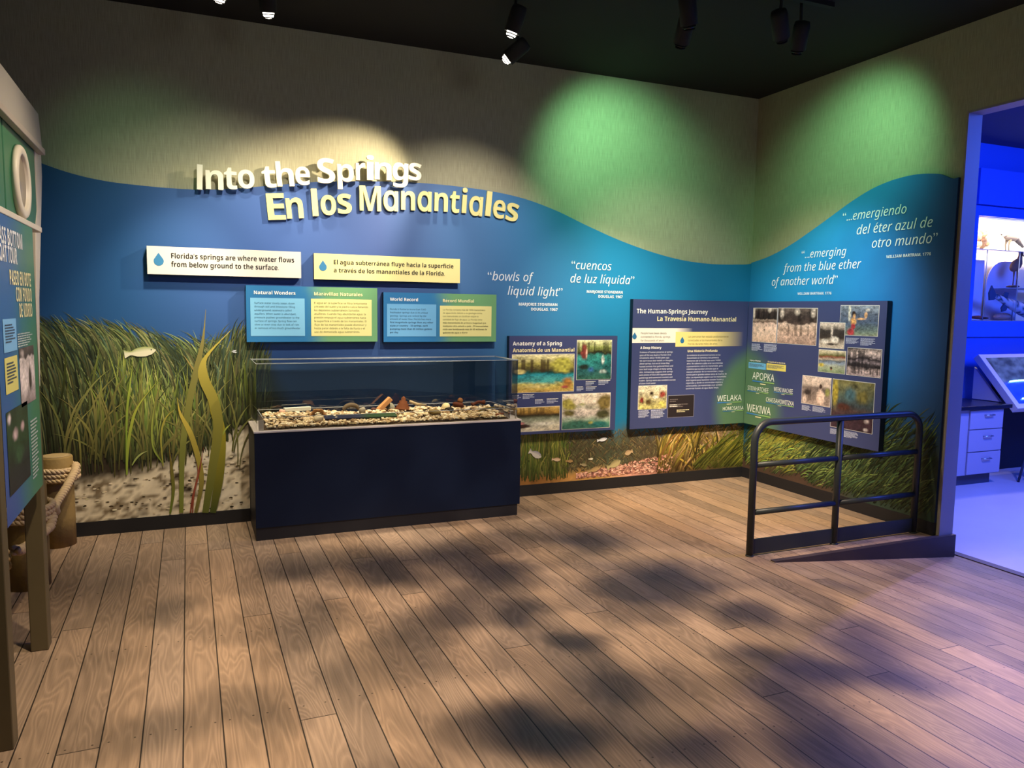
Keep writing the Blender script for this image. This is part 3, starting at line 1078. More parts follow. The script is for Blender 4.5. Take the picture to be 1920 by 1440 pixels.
mb.grid(right_fn, 120, 110, right_col)
us = np.linspace(MT, 2.112, 90)
ws = cubic(WAVER, us)
mb.add([(a, b, MT) for a, b in zip(us, ws)] + [(a, b, .0005) for a, b in zip(us, ws)], [(i, i + 1, 91 + i, 90 + i) for i in range(89)], lin('#1f4a78'))
mb.add([(2.112, .098, MT), (2.112, .098, .0005), (2.112, ws[-1], .0005), (2.112, ws[-1], MT)], [(0, 1, 2, 3)], lin('#1a2f50'))
r = np.random.RandomState(5)
for k in range(2400):
    u = MT + .01 + 2.05 * r.rand()
    gt = np.interp(u, [0, .4, 1.0, 1.6, 2.1], [.50, .60, .74, .88, .82])
    z = .11 + (gt - .11) * (1 - (k / 2400.0)**.8) * (.6 + .4 * r.rand())
    if u < .95 and z < .30 * math.exp(-((u - .45) / .45)**2) and r.rand() < .8:
        continue
    ln = .07 + .17 * r.rand()
    an = math.radians(18 + 34 * r.rand() + 10 * (u > 1.2))
    if u + ln * math.cos(an) > 2.108:
        continue
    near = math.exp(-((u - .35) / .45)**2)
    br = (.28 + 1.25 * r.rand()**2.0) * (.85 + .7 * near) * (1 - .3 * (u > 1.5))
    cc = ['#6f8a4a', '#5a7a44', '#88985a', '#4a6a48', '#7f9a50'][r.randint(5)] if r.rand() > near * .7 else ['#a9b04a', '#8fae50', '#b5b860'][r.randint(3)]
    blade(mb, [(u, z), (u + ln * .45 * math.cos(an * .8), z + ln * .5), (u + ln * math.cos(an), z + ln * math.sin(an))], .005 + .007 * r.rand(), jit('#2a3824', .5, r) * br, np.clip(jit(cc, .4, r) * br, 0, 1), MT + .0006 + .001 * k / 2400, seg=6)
for k in range(160):
    u = MT + .01 + .6 * r.rand()
    z = .14 + .30 * r.rand()
    ln = .14 + .2 * r.rand()
    an = math.radians(16 + 24 * r.rand())
    blade(mb, [(u, z), (u + ln * .5, z + ln * .4), (u + ln * math.cos(an), z + ln * math.sin(an))], .009, jit('#6a6a2a', .5, r), jit(['#b9b854', '#a8a040', '#8fae58'][r.randint(3)], .4, r), MT + .002, seg=7)
rmural = mb.build('wall_mural', MURAL, base=(0, -1.06, .098))
tag(rmural, 'blue underwater grass mural with wavy top edge on the short right wall by the doorway', 'mural')
quote(rmural, TR, [('\u201c...emerging', [(0.675,2.0799),(1.1672,2.0667)]), ('from the blue ether', [(0.459,1.9637),(1.3237,1.9603)]), ('of another world\u201d', [(0.3218,1.8429),(1.0921,1.8443)])],
      [('WILLIAM BARTRAM, 1776', [(0.6498,1.7565),(1.0342,1.7566)])])
quote(rmural, TR, [('\u201c...emergiendo', [(1.1107,2.3554),(1.712,2.3433)]), ('del \u00e9ter azul de', [(1.2619,2.2303),(1.9376,2.2284)]), ('otro mundo\u201d', [(1.4171,2.1134),(1.9846,2.1141)])],
      [('WILLIAM BARTRAM, 1776', [(1.558,2.0268),(1.9402,2.0255)])])


# ------------------------------------------------------------------ raised title letters
def letters(root, chars, d0, d1, m):
    for ch, (L_, R_), hgt, tilt in chars:
        v, f_ = raw_glyphs('\u0251', 0.022, 5) if ch == 'a' else glyphs('l' if ch == 'I' else ch, 0.03, 0, 5)
        x0, x1 = v[:, 0].min(), v[:, 0].max()
        sx = (R_[0] - L_[0]) / (x1 - x0)
        sy = hgt / .714
        cx = (L_[0] + R_[0]) / 2
        zb = (L_[1] + R_[1]) / 2
        ca, sa = math.cos(math.radians(tilt)), math.sin(math.radians(tilt))
        P_ = []
        for a, b in v:
            X, Y = (a - (x0 + x1) / 2) * sx, b * sy
            P_.append((cx + X * ca - Y * sa, zb + X * sa + Y * ca))
        # outline edges used by one face only
        from collections import Counter
        ec = Counter()
        for fc in f_:
            for i in range(len(fc)):
                ec[tuple(sorted((fc[i], fc[(i + 1) % len(fc)])))] += 1
        n = len(P_)
        vs = [(a, b, d1) for a, b in P_] + [(a, b, d0) for a, b in P_]
        fs = list(f_) + [tuple(i + n for i in reversed(fc)) for fc in f_]
        for fc in f_:
            for i in range(len(fc)):
                a, b = fc[i], fc[(i + 1) % len(fc)]
                if ec[tuple(sorted((a, b)))] == 1:
                    fs.append((b, a, a + n, b + n))
        q = MB(TB)
        q.add(vs, fs)
        q.build('letter', m, root)


t1 = thing('title_lettering', (-4.1, -.06, 2.4), 'cream raised letters reading Into the Springs along the wavy mural edge', 'sign lettering')
letters(t1, [
    ('I', [(-4.8895,2.3889),(-4.8535,2.3951)], .160, -2), ('n', [(-4.8312,2.3949),(-4.7164,2.4051)], .168, 0), ('t', [(-4.7094,2.4074),(-4.6247,2.4136)], .158, 1), ('o', [(-4.6175,2.4178),(-4.5064,2.4296)], .165, 2),
    ('t', [(-4.452,2.4355),(-4.3568,2.4462)], .158, 5), ('h', [(-4.353,2.4502),(-4.2321,2.463)], .166, 5), ('e', [(-4.2226,2.4694),(-4.1185,2.4848)], .165, 4),
    ('S', [(-4.0669,2.4944),(-3.9391,2.5117)], .176, 3), ('p', [(-3.9235,2.5168),(-3.8012,2.5281)], .165, 2), ('r', [(-3.7873,2.5369),(-3.7172,2.5443)], .165, 1), ('i', [(-3.7072,2.5451),(-3.6526,2.5512)], .172, 0),
    ('n', [(-3.6466,2.5517),(-3.5176,2.5636)], .165, 0), ('g', [(-3.5114,2.5621),(-3.3886,2.5716)], .165, -1), ('s', [(-3.3844,2.5719),(-3.285,2.5776)], .165, -2)], .05, .075, mat('cream_letter_paint', '#e9e6cf', rough=0.45))
t2 = thing('title_lettering', (-3.4, -.035, 2.2), 'pale yellow raised letters reading En los Manantiales on the blue mural', 'sign lettering')
letters(t2, [
    ('E', [(-4.4166,2.2119),(-4.2919,2.2248)], .188, 5), ('n', [(-4.2843,2.2291),(-4.1649,2.2437)], .19, 5), ('l', [(-4.1015,2.2571),(-4.059,2.2654)], .186, 4), ('o', [(-4.0396,2.2685),(-3.928,2.283)], .186, 3), ('s', [(-3.9161,2.2876),(-3.8127,2.2998)], .186, 3),
    ('M', [(-3.7544,2.3172),(-3.5913,2.3313)], .186, 1), ('a', [(-3.5727,2.3344),(-3.4604,2.3434)], .186, 0), ('n', [(-3.4352,2.345),(-3.325,2.3519)], .186, 0), ('a', [(-3.3058,2.351),(-3.1938,2.356)], .186, -1), ('n', [(-3.1698,2.3533),(-3.0602,2.356)], .186, -1),
    ('t', [(-3.0425,2.3529),(-2.9646,2.3535)], .178, -2), ('i', [(-2.9445,2.3547),(-2.904,2.353)], .186, -3), ('a', [(-2.8836,2.3459),(-2.7698,2.3443)], .186, -4), ('l', [(-2.7445,2.3437),(-2.6983,2.3401)], .186, -5), ('e', [(-2.682,2.3347),(-2.5769,2.3302)], .186, -7), ('s', [(-2.5697,2.322),(-2.463,2.3109)], .186, -10)], .029, .046, mat('yellow_letter_paint', '#ece49a', rough=0.45))


# ------------------------------------------------------------------ wall panels
def panel(label, T, u0, u1, z0, z1, dface, colfn=None, col='#ffffff', nx=24, ny=16, back=.03):
    loc = TT[T]((u0 + u1) / 2, z0, back)
    root = thing('wall_panel', loc, label, 'sign')
    root['T'] = T
    b = MB(TT[T])
    # board body (dark edges) and printed face
    b.box((u0, z0, back), (u1, z1, dface - .0015), lin('#1b2233'))
    if colfn is None:
        b.quad([(u0, z0), (u1, z0), (u1, z1), (u0, z1)], dface, lin(col))
    else:
        b.grid(lambda U, V: (u0 + (u1 - u0) * U, z0 + (z1 - z0) * V, np.full_like(U, dface)), nx, ny, colfn)
    b.build('board', PRINT, root)
    # standoff batten between wall and board
    s = MB(TT[T])
    s.box((u0 + .06, z0 + .04, MT + .0006), (u1 - .06, z1 - .04, back - .0006))
    s.build('standoff', BLACK, root)
    return root


INK = '#231f1d'
PD = .08
w = panel('white sign with a blue water drop and English text, left above the glass case', 'B', -5.215, -4.196, 1.802, 1.992, PD, col='#dedad0')
q = MB(TB)
drop(q, (-5.1428,1.9042), .088, PD + .001, '#3d7fae')
text(q, "Florida's springs are where water flows", [(-5.0643,1.9108),(-4.2442,1.917)], PD + .001, INK, .018, h=.035)
text(q, 'from below ground to the surface.', [(-5.0659,1.8544),(-4.3534,1.8576)], PD + .001, INK, .018, h=.035)
q.build('lettering', PRINT, w)
w = panel('pale yellow sign with a blue water drop and Spanish text', 'B', -4.103, -2.966, 1.798, 1.988, PD, col='#efe6a0')
q = MB(TB)
drop(q, (-4.0381,1.8991), .078, PD + .001, '#3d7fae')
text(q, 'El agua subterr\u00e1nea fluye hacia la superficie', [(-3.9587,1.9137),(-3.0219,1.9109)], PD + .001, INK, .018, h=.032)
text(q, 'a trav\u00e9s de los manantiales de la Florida.', [(-3.9593,1.8527),(-3.0925,1.8527)], PD + .001, INK, .018, h=.032)
q.build('lettering', PRINT, w)


def bluegreen(u, v, U, V):
    c = mixc(L3('#2f76ae'), L3('#6fa574'), smooth(.42, .62, U + (fbm(U * 3, V * 3, 4) - .5) * .1))
    return c


w = panel('blue to green sign headed Natural Wonders, above the left half of the glass case', 'B', -4.583, -3.632, 1.335, 1.742, PD, bluegreen)
q = MB(TB)
A = [(-4.5542,1.654),(-4.1736,1.3784)]
q.quad([(A[0][0], A[1][1]), (A[1][0], A[1][1]), (A[1][0], A[0][1]), (A[0][0], A[0][1])], PD + .0012, lin('#7fc0e6'))
q.build('text_box', PRINT, w)['label'] = 'light blue text box'
q = MB(TB)
A = [(-4.1279,1.654),(-3.6761,1.3778)]
q.quad([(A[0][0], A[1][1]), (A[1][0], A[1][1]), (A[1][0], A[0][1]), (A[0][0], A[0][1])], PD + .0012, lin('#e8e39a'))
q.build('text_box', PRINT, w)['label'] = 'pale yellow text box'
q = MB(TB)
text(q, 'Natural Wonders', [(-4.5282,1.6792),(-4.2384,1.6808)], PD + .002, '#eef4f2', .03)
text(q, 'Maravillas Naturales', [(-4.1045,1.678),(-3.7457,1.6794)], PD + .002, '#f3ecb8', .03)
P_ = [(-4.5266,1.6106),(-4.2037,1.4295),(-4.1052,1.6171),(-3.7047,1.4023)]
block(q, ['Surface water slowly seeps down', 'through soil and limestone filling', 'underground reservoirs called', 'aquifers. When water is abundant,', 'pressure pushes groundwater to the', 'surface of springs. Spring flow can', 'slow or even stop due to lack of rain', 'or removal of too much groundwater.'], P_[0][0], P_[0][1], P_[1][1], P_[1][0] - P_[0][0], PD + .002, '#3a5a78')
block(q, ['El agua en la superficie se filtra lentamente', 'a trav\u00e9s del suelo y la piedra caliza llenando', 'los dep\u00f3sitos subterr\u00e1neos llamados', 'acu\u00edferos. Cuando hay abundante agua, la', 'presi\u00f3n empuja el agua subterr\u00e1nea hacia', 'la superficie a trav\u00e9s de los manantiales. El', 'flujo de los manantiales puede disminuir y', 'hasta parar debido a la falta de lluvia o el', 'uso de demasiada agua subterr\u00e1nea.'], P_[2][0], P_[2][1], P_[3][1], P_[3][0] - P_[2][0], PD + .002, '#5f5f3a')
q.build('lettering', PRINT, w)
w = panel('blue to green sign headed World Record, above the right half of the glass case', 'B', -3.584, -2.651, 1.331, 1.713, PD, bluegreen)
q = MB(TB)
A = [(-3.5572,1.6255),(-3.162,1.3739)]
q.quad([(A[0][0], A[1][1]), (A[1][0], A[1][1]), (A[1][0], A[0][1]), (A[0][0], A[0][1])], PD + .0012, lin('#6fb0de'))
q.build('text_box', PRINT, w)['label'] = 'light blue text box'
q = MB(TB)
A = [(-3.1318,1.6174),(-2.6931,1.3733)]
q.quad([(A[0][0], A[1][1]), (A[1][0], A[1][1]), (A[1][0], A[0][1]), (A[0][0], A[0][1])], PD + .0012, lin('#e8e39a'))
q.build('text_box', PRINT, w)['label'] = 'pale yellow text box'
q = MB(TB)
text(q, 'World Record', [(-3.5342,1.6483),(-3.3108,1.6492)], PD + .002, '#eef4f2', .03)
text(q, 'R\u00e9cord Mundial', [(-3.1072,1.6451),(-2.8458,1.645)], PD + .002, '#f3ecb8', .03)
P_ = [(-3.5344,1.5789),(-3.1872,1.4005),(-3.1065,1.5799),(-2.7191,1.3985)]
block(q, ['Florida is home to more than 1000', 'freshwater springs due to its unique', 'geology. Springs are ranked by the', 'amount of water flow. Florida has more', 'first magnitude springs than any other', 'state or country \u2013 33 springs, each', 'pumping more than 65 million gallons', 'per day.'], P_[0][0], P_[0][1], P_[1][1], P_[1][0] - P_[0][0], PD + .002, '#2f4a6a', boldfrom=4)
block(q, ['La Florida contiene m\u00e1s de 1000 manantiales', 'de agua dulce debido a su geolog\u00eda \u00fanica.', 'Los manantiales se clasifican seg\u00fan la', 'cantidad de flujo de agua. La Florida tiene', 'm\u00e1s manantiales de primera magnitud que', 'cualquier otro estado o pa\u00eds \u2013 33 manantiales,', 'cada uno bombeando m\u00e1s de 65 millones de', 'galones de agua a diario.'], P_[2][0], P_[2][1], P_[3][1], P_[3][0] - P_[2][0], PD + .002, '#4f4f30', boldfrom=4)
q.build('lettering', PRINT, w)

NAVY = '#3d4570'
w = panel('navy panel headed Anatomy of a Spring with four water photographs, beside the glass case', 'B', -2.532, -1.503, .545, 1.376, PD, col=NAVY)
picture(w, 'photograph', [(-2.5,1.2208),(-1.9268,1.2197),(-1.9272,0.9013),(-2.5063,0.9045)], PD + .001,
        [(0, '#c9a860'), (.10, '#b8a050'), (.2, '#c2b868'), (.28, '#4a9c98'), (.45, '#2a8a9a'), (.52, '#1e4a40'), (.6, '#4a4428'), (.75, '#a09850'), (1, '#d6cfa0')],
        [(.80, .72, .22, .26, '#a9a64a', .5), (.12, .55, .12, .08, '#d9cc84', .4), (.9, .25, .12, .2, '#b07a3a', .3), (.85, .12, .08, .05, '#a8504a', .3), (.4, .15, .3, .06, '#c8b878', .3)], 1, .6, 12, 12, [(.5, .9, 26, '#3a2c1c', .8)], 80, 56)
picture(w, 'photograph', [(-1.8999,1.338),(-1.5622,1.3383),(-1.5581,0.997),(-1.8977,1.004)], PD + .001,
        [(0, '#3a6a5a'), (.2, '#2a5a5c'), (.45, '#2f8080'), (.6, '#3a9088'), (.68, '#2c2a1c'), (.8, '#8a9450'), (1, '#d8d8a8')],
        [(.2, .72, .12, .25, '#7a3a34', .5), (.27, .66, .03, .16, '#d0a898', .5), (.75, .5, .06, .16, '#c9d2d0', .3), (.4, .25, .12, .1, '#3a6aa0', .3), (.2, .32, .2, .08, '#243028', .4), (.75, .2, .15, .08, '#a8b8b4', .2)], 2, .7, 10, 14, [(.66, .98, 18, '#2a2a1a', .6)], 56, 60)
picture(w, 'photograph', [(-2.5116,0.7727),(-2.0588,0.7783),(-2.0563,0.5749),(-2.5158,0.5706)], PD + .001,
        [(0, '#d8cdb4'), (.3, '#c8c4b0'), (.5, '#8a927c'), (.62, '#4a4a34'), (.68, '#3a3020'), (.8, '#a8823c'), (1, '#c9a860')],
        [(.22, .22, .25, .13, '#3a2620', .5), (.22, .34, .09, .08, '#c07a78', .3), (.7, .3, .3, .1, '#d9d6c8', .2)], 3, .5, 12, 9, [(.65, 1, 30, '#5a4420', .6)], 70, 40)
picture(w, 'photograph', [(-2.0294,0.8762),(-1.562,0.8758),(-1.5591,0.5694),(-2.0307,0.5746)], PD + .001,
        [(0, '#3a6a60'), (.15, '#5a8a70'), (.3, '#a8b0a0'), (.45, '#d9ccc4'), (.55, '#cfc4b8'), (.62, '#b8b4a0'), (.75, '#ecdcc8'), (1, '#f0e0cc')],
        [(.12, .7, .2, .2, '#a0984a', .5), (.13, .45, .17, .12, '#6a6238', .4), (.88, .72, .2, .32, '#7a6a3c', .5), (.85, .4, .2, .2, '#4a4a30', .4), (.35, .12, .4, .16, '#3a6a5c', .3), (.6, .15, .08, .06, '#c9b848', .3), (.75, .1, .3, .14, '#2a6a68', .3), (.4, .7, .12, .06, '#a8a878', .3)], 4, .55, 12, 12, [], 76, 56)
q = MB(TB)
text(q, 'Anatomy of a Spring', [(-2.5012,1.2986),(-2.0471,1.2973)], PD + .002, '#f2f2ee', .035)
text(q, 'Anatom\u00eda de un Manantial', [(-2.5004,1.2442),(-1.9273,1.2408)], PD + .002, '#f2e6b4', .035)
for i, (a, b) in enumerate(([(-1.8096,0.9834),(-1.6978,0.9432)], [(-1.6832,0.9896),(-1.5641,0.9444)], [(-1.8971,0.9393),(-1.8178,0.8952)], [(-1.8058,0.9368),(-1.6965,0.8987)], [(-2.5012,0.8842),(-2.4181,0.8456)], [(-2.4042,0.8879),(-2.2953,0.8438)], [(-2.2903,0.8413),(-2.1898,0.7991)], [(-2.1806,0.8445),(-2.0634,0.7992)])):
    bars(q, a[0], b[0], b[1], a[1], 4, PD + .002, seed=i, first='#f4f4f0')
q.build('lettering', PRINT, w)


def hum_b(u, v, U, V):
    c = np.tile(L3(NAVY), (len(u), 1))
    r_ = np.sqrt(((U - 1.12) / .40)**2 + ((V - .16) / .46)**2)
    return mixc(c, L3('#57785a'), 1 - smooth(.75, 1.12, r_))


def hum_r(u, v, U, V):
    c = np.tile(L3(NAVY), (len(u), 1))
    r_ = np.sqrt(((U + .10) / .42)**2 + ((V - .10) / .56)**2)
    return mixc(c, L3('#57785a'), 1 - smooth(.75, 1.12, r_))


w = panel('navy panel headed The Human-Springs Journey, on the back wall running into the corner', 'B', -1.352, -.0815, .540, 1.700, PD, hum_b, nx=60, ny=50)
q = MB(TB)


def fade(q, T, u0, u1, z0, z1, d, c0, start):
    n = 14
    xs = [u0] + list(np.linspace(u0 + (u1 - u0) * start, u1, n))
    cs = np.array([L3(c0) * (1 - t) + L3(NAVY) * t for t in [0] + list(np.linspace(0, 1, n))])
    vs = [(x, z0, d) for x in xs] + [(x, z1, d) for x in xs]
    m_ = len(xs)
    q.add(vs, [(i, i + 1, m_ + i + 1, m_ + i) for i in range(m_ - 1)], np.vstack([cs, cs]))


A = [(-1.3737,1.4464),(-0.7082,1.4485),(-1.3747,1.3141)]
fade(q, TB, -1.352, A[1][0], A[2][1], A[0][1], PD + .001, '#eee6dc', .72)
q.build('text_strip', PRINT, w)['label'] = 'white strip with a water drop'
q = MB(TB)
A = [(-0.8938,1.4136),(-0.1268,1.4144),(-0.8939,1.2779)]
fade(q, TB, A[0][0], A[1][0], A[2][1], A[0][1], PD + .0016, '#eed98a', .55)
q.build('text_strip', PRINT, w)['label'] = 'yellow strip with a water drop'
q = MB(TB)
drop(q, (-1.3296,1.3777), .062, PD + .0025)
drop(q, (-0.8208,1.3383), .06, PD + .0025)
text(q, 'The Human-Springs Journey', [(-1.3149,1.5723),(-0.5481,1.5812)], PD + .0025, '#f4f2ee', .03)
text(q, 'La Traves\u00eda Humano-Manantial', [(-1.0978,1.5079),(-0.221,1.5116)], PD + .0025, '#f2e6b8', .03)
P_ = [(-1.2648,1.3919),(-0.9537,1.3267),(-0.7573,1.3601),(-0.3015,1.2941)]
block(q, ['People have been deeply', 'connected to Florida springs', 'for thousands of years.'], P_[0][0], P_[0][1], P_[1][1], P_[1][0] - P_[0][0], PD + .0025, '#5a5350', .005)
block(q, ['Las personas han estado profundamente', 'conectadas a los manantiales de la', 'Florida durante miles de a\u00f1os.'], P_[2][0], P_[2][1], P_[3][1], P_[3][0] - P_[2][0], PD + .0025, '#6a5a30', .005)
text(q, 'A Deep History', [(-1.2663,1.2614),(-1.0444,1.2597)], PD + .0025, '#f4f2ee', .035)
text(q, 'Una Historia Profunda', [(-0.7573,1.2281),(-0.4223,1.225)], PD + .0025, '#f2e6b8', .035)
P_ = [(-1.2694,1.2233),(-0.8799,0.9435),(-0.7616,1.1914),(-0.3052,0.8833)]
block(q, ['Evidence of human presence at springs', "goes all the way back to Florida's first", 'inhabitants about 14,000 years ago.', "We don't know their beliefs or thoughts", 'about springs, but we do know they', 'hunted animals that gathered there and', 'later built large villages at many spring', 'sites. Archaeology suggests that springs', 'were places of local and regional social', 'gatherings and connected travelers and', 'traders. Springs were also excellent sources', 'of clean fresh water.'], P_[0][0], P_[0][1], P_[1][1], P_[1][0] - P_[0][0], PD + .0025, '#dfe2ec', .008)
block(q, ['La evidencia de presencia humana en los', 'manantiales se remonta a los primeros', 'habitantes de la Florida hace unos 14,000', 'a\u00f1os. No sabemos cu\u00e1les eran sus creencias', 'o pensamientos sobre los manantiales, pero', 'sabemos que cazaban animales que se', 'reun\u00edan alrededor de los manantiales y luego', 'construyeron grandes aldeas cerca de muchos de', 'ellos. La arqueolog\u00eda sugiere que los manantiales', 'eran lugares para reuniones sociales locales y', 'regionales y donde se encontraban viajeros y', 'comerciantes. Los manantiales eran tambi\u00e9n', 'excelentes fuentes de agua dulce limpia.'], P_[2][0], P_[2][1], P_[3][1], P_[3][0] - P_[2][0], PD + .0025, '#dfe2ec', .008)
for i, (a, b) in enumerate(([(-1.265,0.7053),(-1.1441,0.6372)], [(-1.1324,0.7049),(-0.9831,0.6253)])):
    bars(q, a[0], b[0], b[1], a[1], 7, PD + .002, seed=20 + i)


def springname(q, T, s_, L_, d, hgt, seed):
    """place name in thin capitals over a blue-to-green rule"""
    text(q, s_, L_, d, '#eef2e6', -.004, h=hgt)
    (a, z0), (b, z1) = L_
    z = (z0 + z1) / 2
    t_ = hgt * .16
    xs = np.linspace(a, b, 8)
    cs = np.array([L3('#3f7fc4') * (1 - k) + L3('#8fb86a') * k for k in smooth(.3, .7, np.linspace(0, 1, 8))])
    q.add([(x, z - hgt * .34, d) for x in xs] + [(x, z - hgt * .34 + t_, d) for x in xs], [(i, i + 1, 9 + i, 8 + i) for i in range(7)], np.vstack([cs, cs]))
    m_ = a + (b - a) * .5
    q.quad([(m_ - hgt * .55, z - hgt * .62), (m_ + hgt * .55, z - hgt * .62), (m_ + hgt * .55, z - hgt * .5), (m_ - hgt * .55, z - hgt * .5)], d, lin('#eee6b4'))


springname(q, TB, 'WELAKA', [(-0.4018,0.7623),(-0.1163,0.7575)], PD + .0025, .055, 1)
springname(q, TB, 'HOMOSASSA', [(-0.3318,0.6734),(-0.0892,0.669)], PD + .0025, .033, 2)
q.build('lettering', PRINT, w)
picture(w, 'photograph', [(-1.2701,0.928),(-0.972,0.9249),(-0.9692,0.7123),(-1.2688,0.72)], PD + .001,
        [(0, '#b8b06a'), (.3, '#a8a070'), (.6, '#b0a888'), (1, '#d8d0b8')],
        [(.45, .68, .1, .1, '#2a1c14', .3), (.35, .3, .16, .16, '#4a3a20', .3), (.85, .62, .16, .2, '#8a3a30', .3), (.12, .4, .1, .16, '#7a2a24', .3), (.6, .5, .14, .1, '#e0d8c8', .3), (.85, .2, .2, .2, '#c0b860', .3)], 6, .8, 12, 10, [], 56, 44)
A = [(-0.9544,0.8339),(-0.6625,0.8326),(-0.6627,0.6254),(-0.9578,0.6292)]
q = MB(TB)
u0, u1, z1, z0 = A[0][0], A[1][0], (A[0][1] + A[1][1]) / 2, (A[2][1] + A[3][1]) / 2
q.quad([(u0, z0), (u1, z0), (u1, z1), (u0, z1)], PD + .001, lin('#8a8896'))
q.quad([(u0 + .004, z0 + .004), (u1 - .004, z0 + .004), (u1 - .004, z1 - .004), (u0 + .004, z1 - .004)], PD + .0018, lin('#2a2426'))
bars(q, u0 + .02, u0 + .14, z1 - .07, z1 - .035, 2, PD + .0025, '#6a6260', 31)
bars(q, u0 + .02, u0 + .16, z1 - .115, z1 - .085, 2, PD + .0025, '#d8d4cc', 32)
bars(q, u0 + .10, u0 + .23, z0 + .085, z0 + .125, 2, PD + .0025, '#6a6260', 33)
bars(q, u0 + .10, u0 + .24, z0 + .04, z0 + .07, 2, PD + .0025, '#d8cfa4', 34)
q.build('text_box', PRINT, w)['label'] = 'black text box with a thin grey border'

w = panel('navy and green panel of old bathing photographs and spring names, on the right wall', 'R', .0815, 1.640, .540, 1.700, PD, hum_r, nx=60, ny=50)
SEP = [(0, '#c9a898'), (.3, '#dcbcaa'), (.5, '#c8a898')]
picture(w, 'photograph', [(0.1545,1.6367),(0.4654,1.6363),(0.472,1.3283),(0.1544,1.3267)], PD + .001, [(0, '#c8a894'), (.3, '#e4c4b2'), (.55, '#dcbcae'), (.6, '#6a564c'), (.66, '#a08c80'), (.7, '#2c2422'), (.9, '#3c3230'), (1, '#8a7c74')],
        [(.5, .36, .05, .04, '#6a5a50', .3), (.7, .95, .1, .1, '#d8c8bc', .3), (.04, .9, .06, .3, '#d8c8bc', .3)], 11, .5, 14, 12, [(.66, 1, 20, '#1c1816', .7)], 48, 56)
picture(w, 'photograph', [(0.4843,1.6363),(0.9452,1.6405),(0.9457,1.329),(0.483,1.3269)], PD + .001, [(0, '#a88a7c'), (.3, '#c8a898'), (.42, '#b09484'), (.55, '#dcc0b0'), (.6, '#4a3c38'), (.75, '#3a302e'), (1, '#6a5c56')],
        [(.5, .9, .1, .14, '#d0c0b4', .3), (.1, .85, .08, .2, '#cbbbb0', .3), (.9, .9, .08, .2, '#cbbbb0', .3)], 12, .7, 16, 16, [(.6, 1, 16, '#1c1614', .7), (.2, .56, 30, '#5a4840', .6)], 70, 56)
picture(w, 'photograph', [(1.1912,1.6632),(1.5667,1.6638),(1.5673,1.4278),(1.1991,1.4297)], PD + .001, [(0, '#8a9478'), (.15, '#6a7a74'), (.4, '#4a5870'), (.7, '#5a6478'), (1, '#8a93a0')],
        [(.25, .75, .05, .4, '#cfccc0', .4), (.36, .72, .06, .13, '#2c1c16', .5), (.38, .64, .05, .09, '#d8a878', .5), (.36, .46, .10, .16, '#e0a868', .5), (.36, .3, .07, .13, '#b03a40', .5), (.3, .1, .12, .2, '#a83c40', .4), (.55, .55, .16, .05, '#d8a878', .5), (.68, .68, .05, .12, '#d8a878', .5), (.72, .86, .07, .07, '#d0c8c0', .4)], 13, .7, 16, 14, [], 72, 56)
picture(w, 'photograph', [(0.9832,1.5203),(1.2451,1.5235),(1.2502,1.3159),(0.9872,1.3135)], PD + .0024, [(0, '#c8b8a8'), (.2, '#b0a090'), (.4, '#3a302c'), (.7, '#3a3432'), (.85, '#b8a89c'), (1, '#d0c0b4')],
        [(.5, .66, .06, .26, '#d8c8bc', .4), (.22, .25, .2, .14, '#e4d8cc', .4), (.62, .34, .22, .16, '#e8dcd0', .4), (.5, .15, .3, .06, '#3a302c', .3)], 14, .6, 12, 12, [], 48, 48)
picture(w, 'photograph', [(0.9856,1.2941),(1.2692,1.2936),(1.2714,1.1121),(0.989,1.1118)], PD + .001, [(0, '#8a9a70'), (.3, '#a8ac98'), (.45, '#8a98ac'), (.52, '#6a7078'), (.6, '#b8a894'), (.72, '#8a4a38'), (.8, '#6a6a3c'), (1, '#e4d4b4')],
        [(.12, .3, .16, .12, '#c9b24a', .3), (.5, .2, .07, .1, '#3a2c20', .4), (.5, .14, .04, .05, '#b86a50', .4)], 15, .5, 10, 12, [], 50, 42)
picture(w, 'photograph', [(1.2909,1.3245),(1.6169,1.3285),(1.6148,1.1117),(1.29,1.111)], PD + .001, [(0, '#a89494'), (.2, '#b8a4a0'), (.32, '#2a2428'), (.42, '#3a3436'), (.5, '#8a7c80'), (.62, '#2a2428'), (.72, '#9a8a88'), (.85, '#c8b4ac'), (1, '#2c2628')],
        [], 16, 1.0, 22, 16, [(.05, .95, 24, '#201a1e', .7)], 64, 52)
picture(w, 'photograph', [(0.8199,1.0611),(1.1338,1.0624),(1.1349,0.8303),(0.8161,0.8188)], PD + .001, [(0, '#a8948a'), (.35, '#8a7a72'), (.6, '#7a6c66'), (.72, '#d0bcae'), (1, '#e0cabc')],
        [(.66, .28, .16, .32, '#e0c4b4', .6), (.66, .68, .06, .09, '#3a2a24', .5), (.2, .42, .16, .14, '#3a3230', .4), (.1, .15, .1, .2, '#cdb8ac', .4), (.9, .5, .1, .2, '#8a8a50', .3)], 17, .5, 10, 10, [(.1, .6, 16, '#2a2220', .5)], 52, 50)
picture(w, 'photograph', [(1.156,1.0617),(1.568,1.0602),(1.5744,0.6722),(1.1523,0.6655)], PD + .001, [(0, '#3a2a34'), (.25, '#402c34'), (.38, '#4a3a38'), (.5, '#3a4448'), (.7, '#4c5a50'), (1, '#7a7448')],
        [(.08, .75, .1, .4, '#a8983c', .4), (.45, .72, .2, .2, '#4a6a74', .3), (.75, .7, .24, .2, '#6f6838', .3), (.3, .45, .25, .1, '#4a2c24', .3), (.86, .22, .08, .06, '#b8a8a8', .2), (.85, .05, .07, .05, '#cfc4c4', .2)], 18, .6, 10, 10, [], 70, 70)
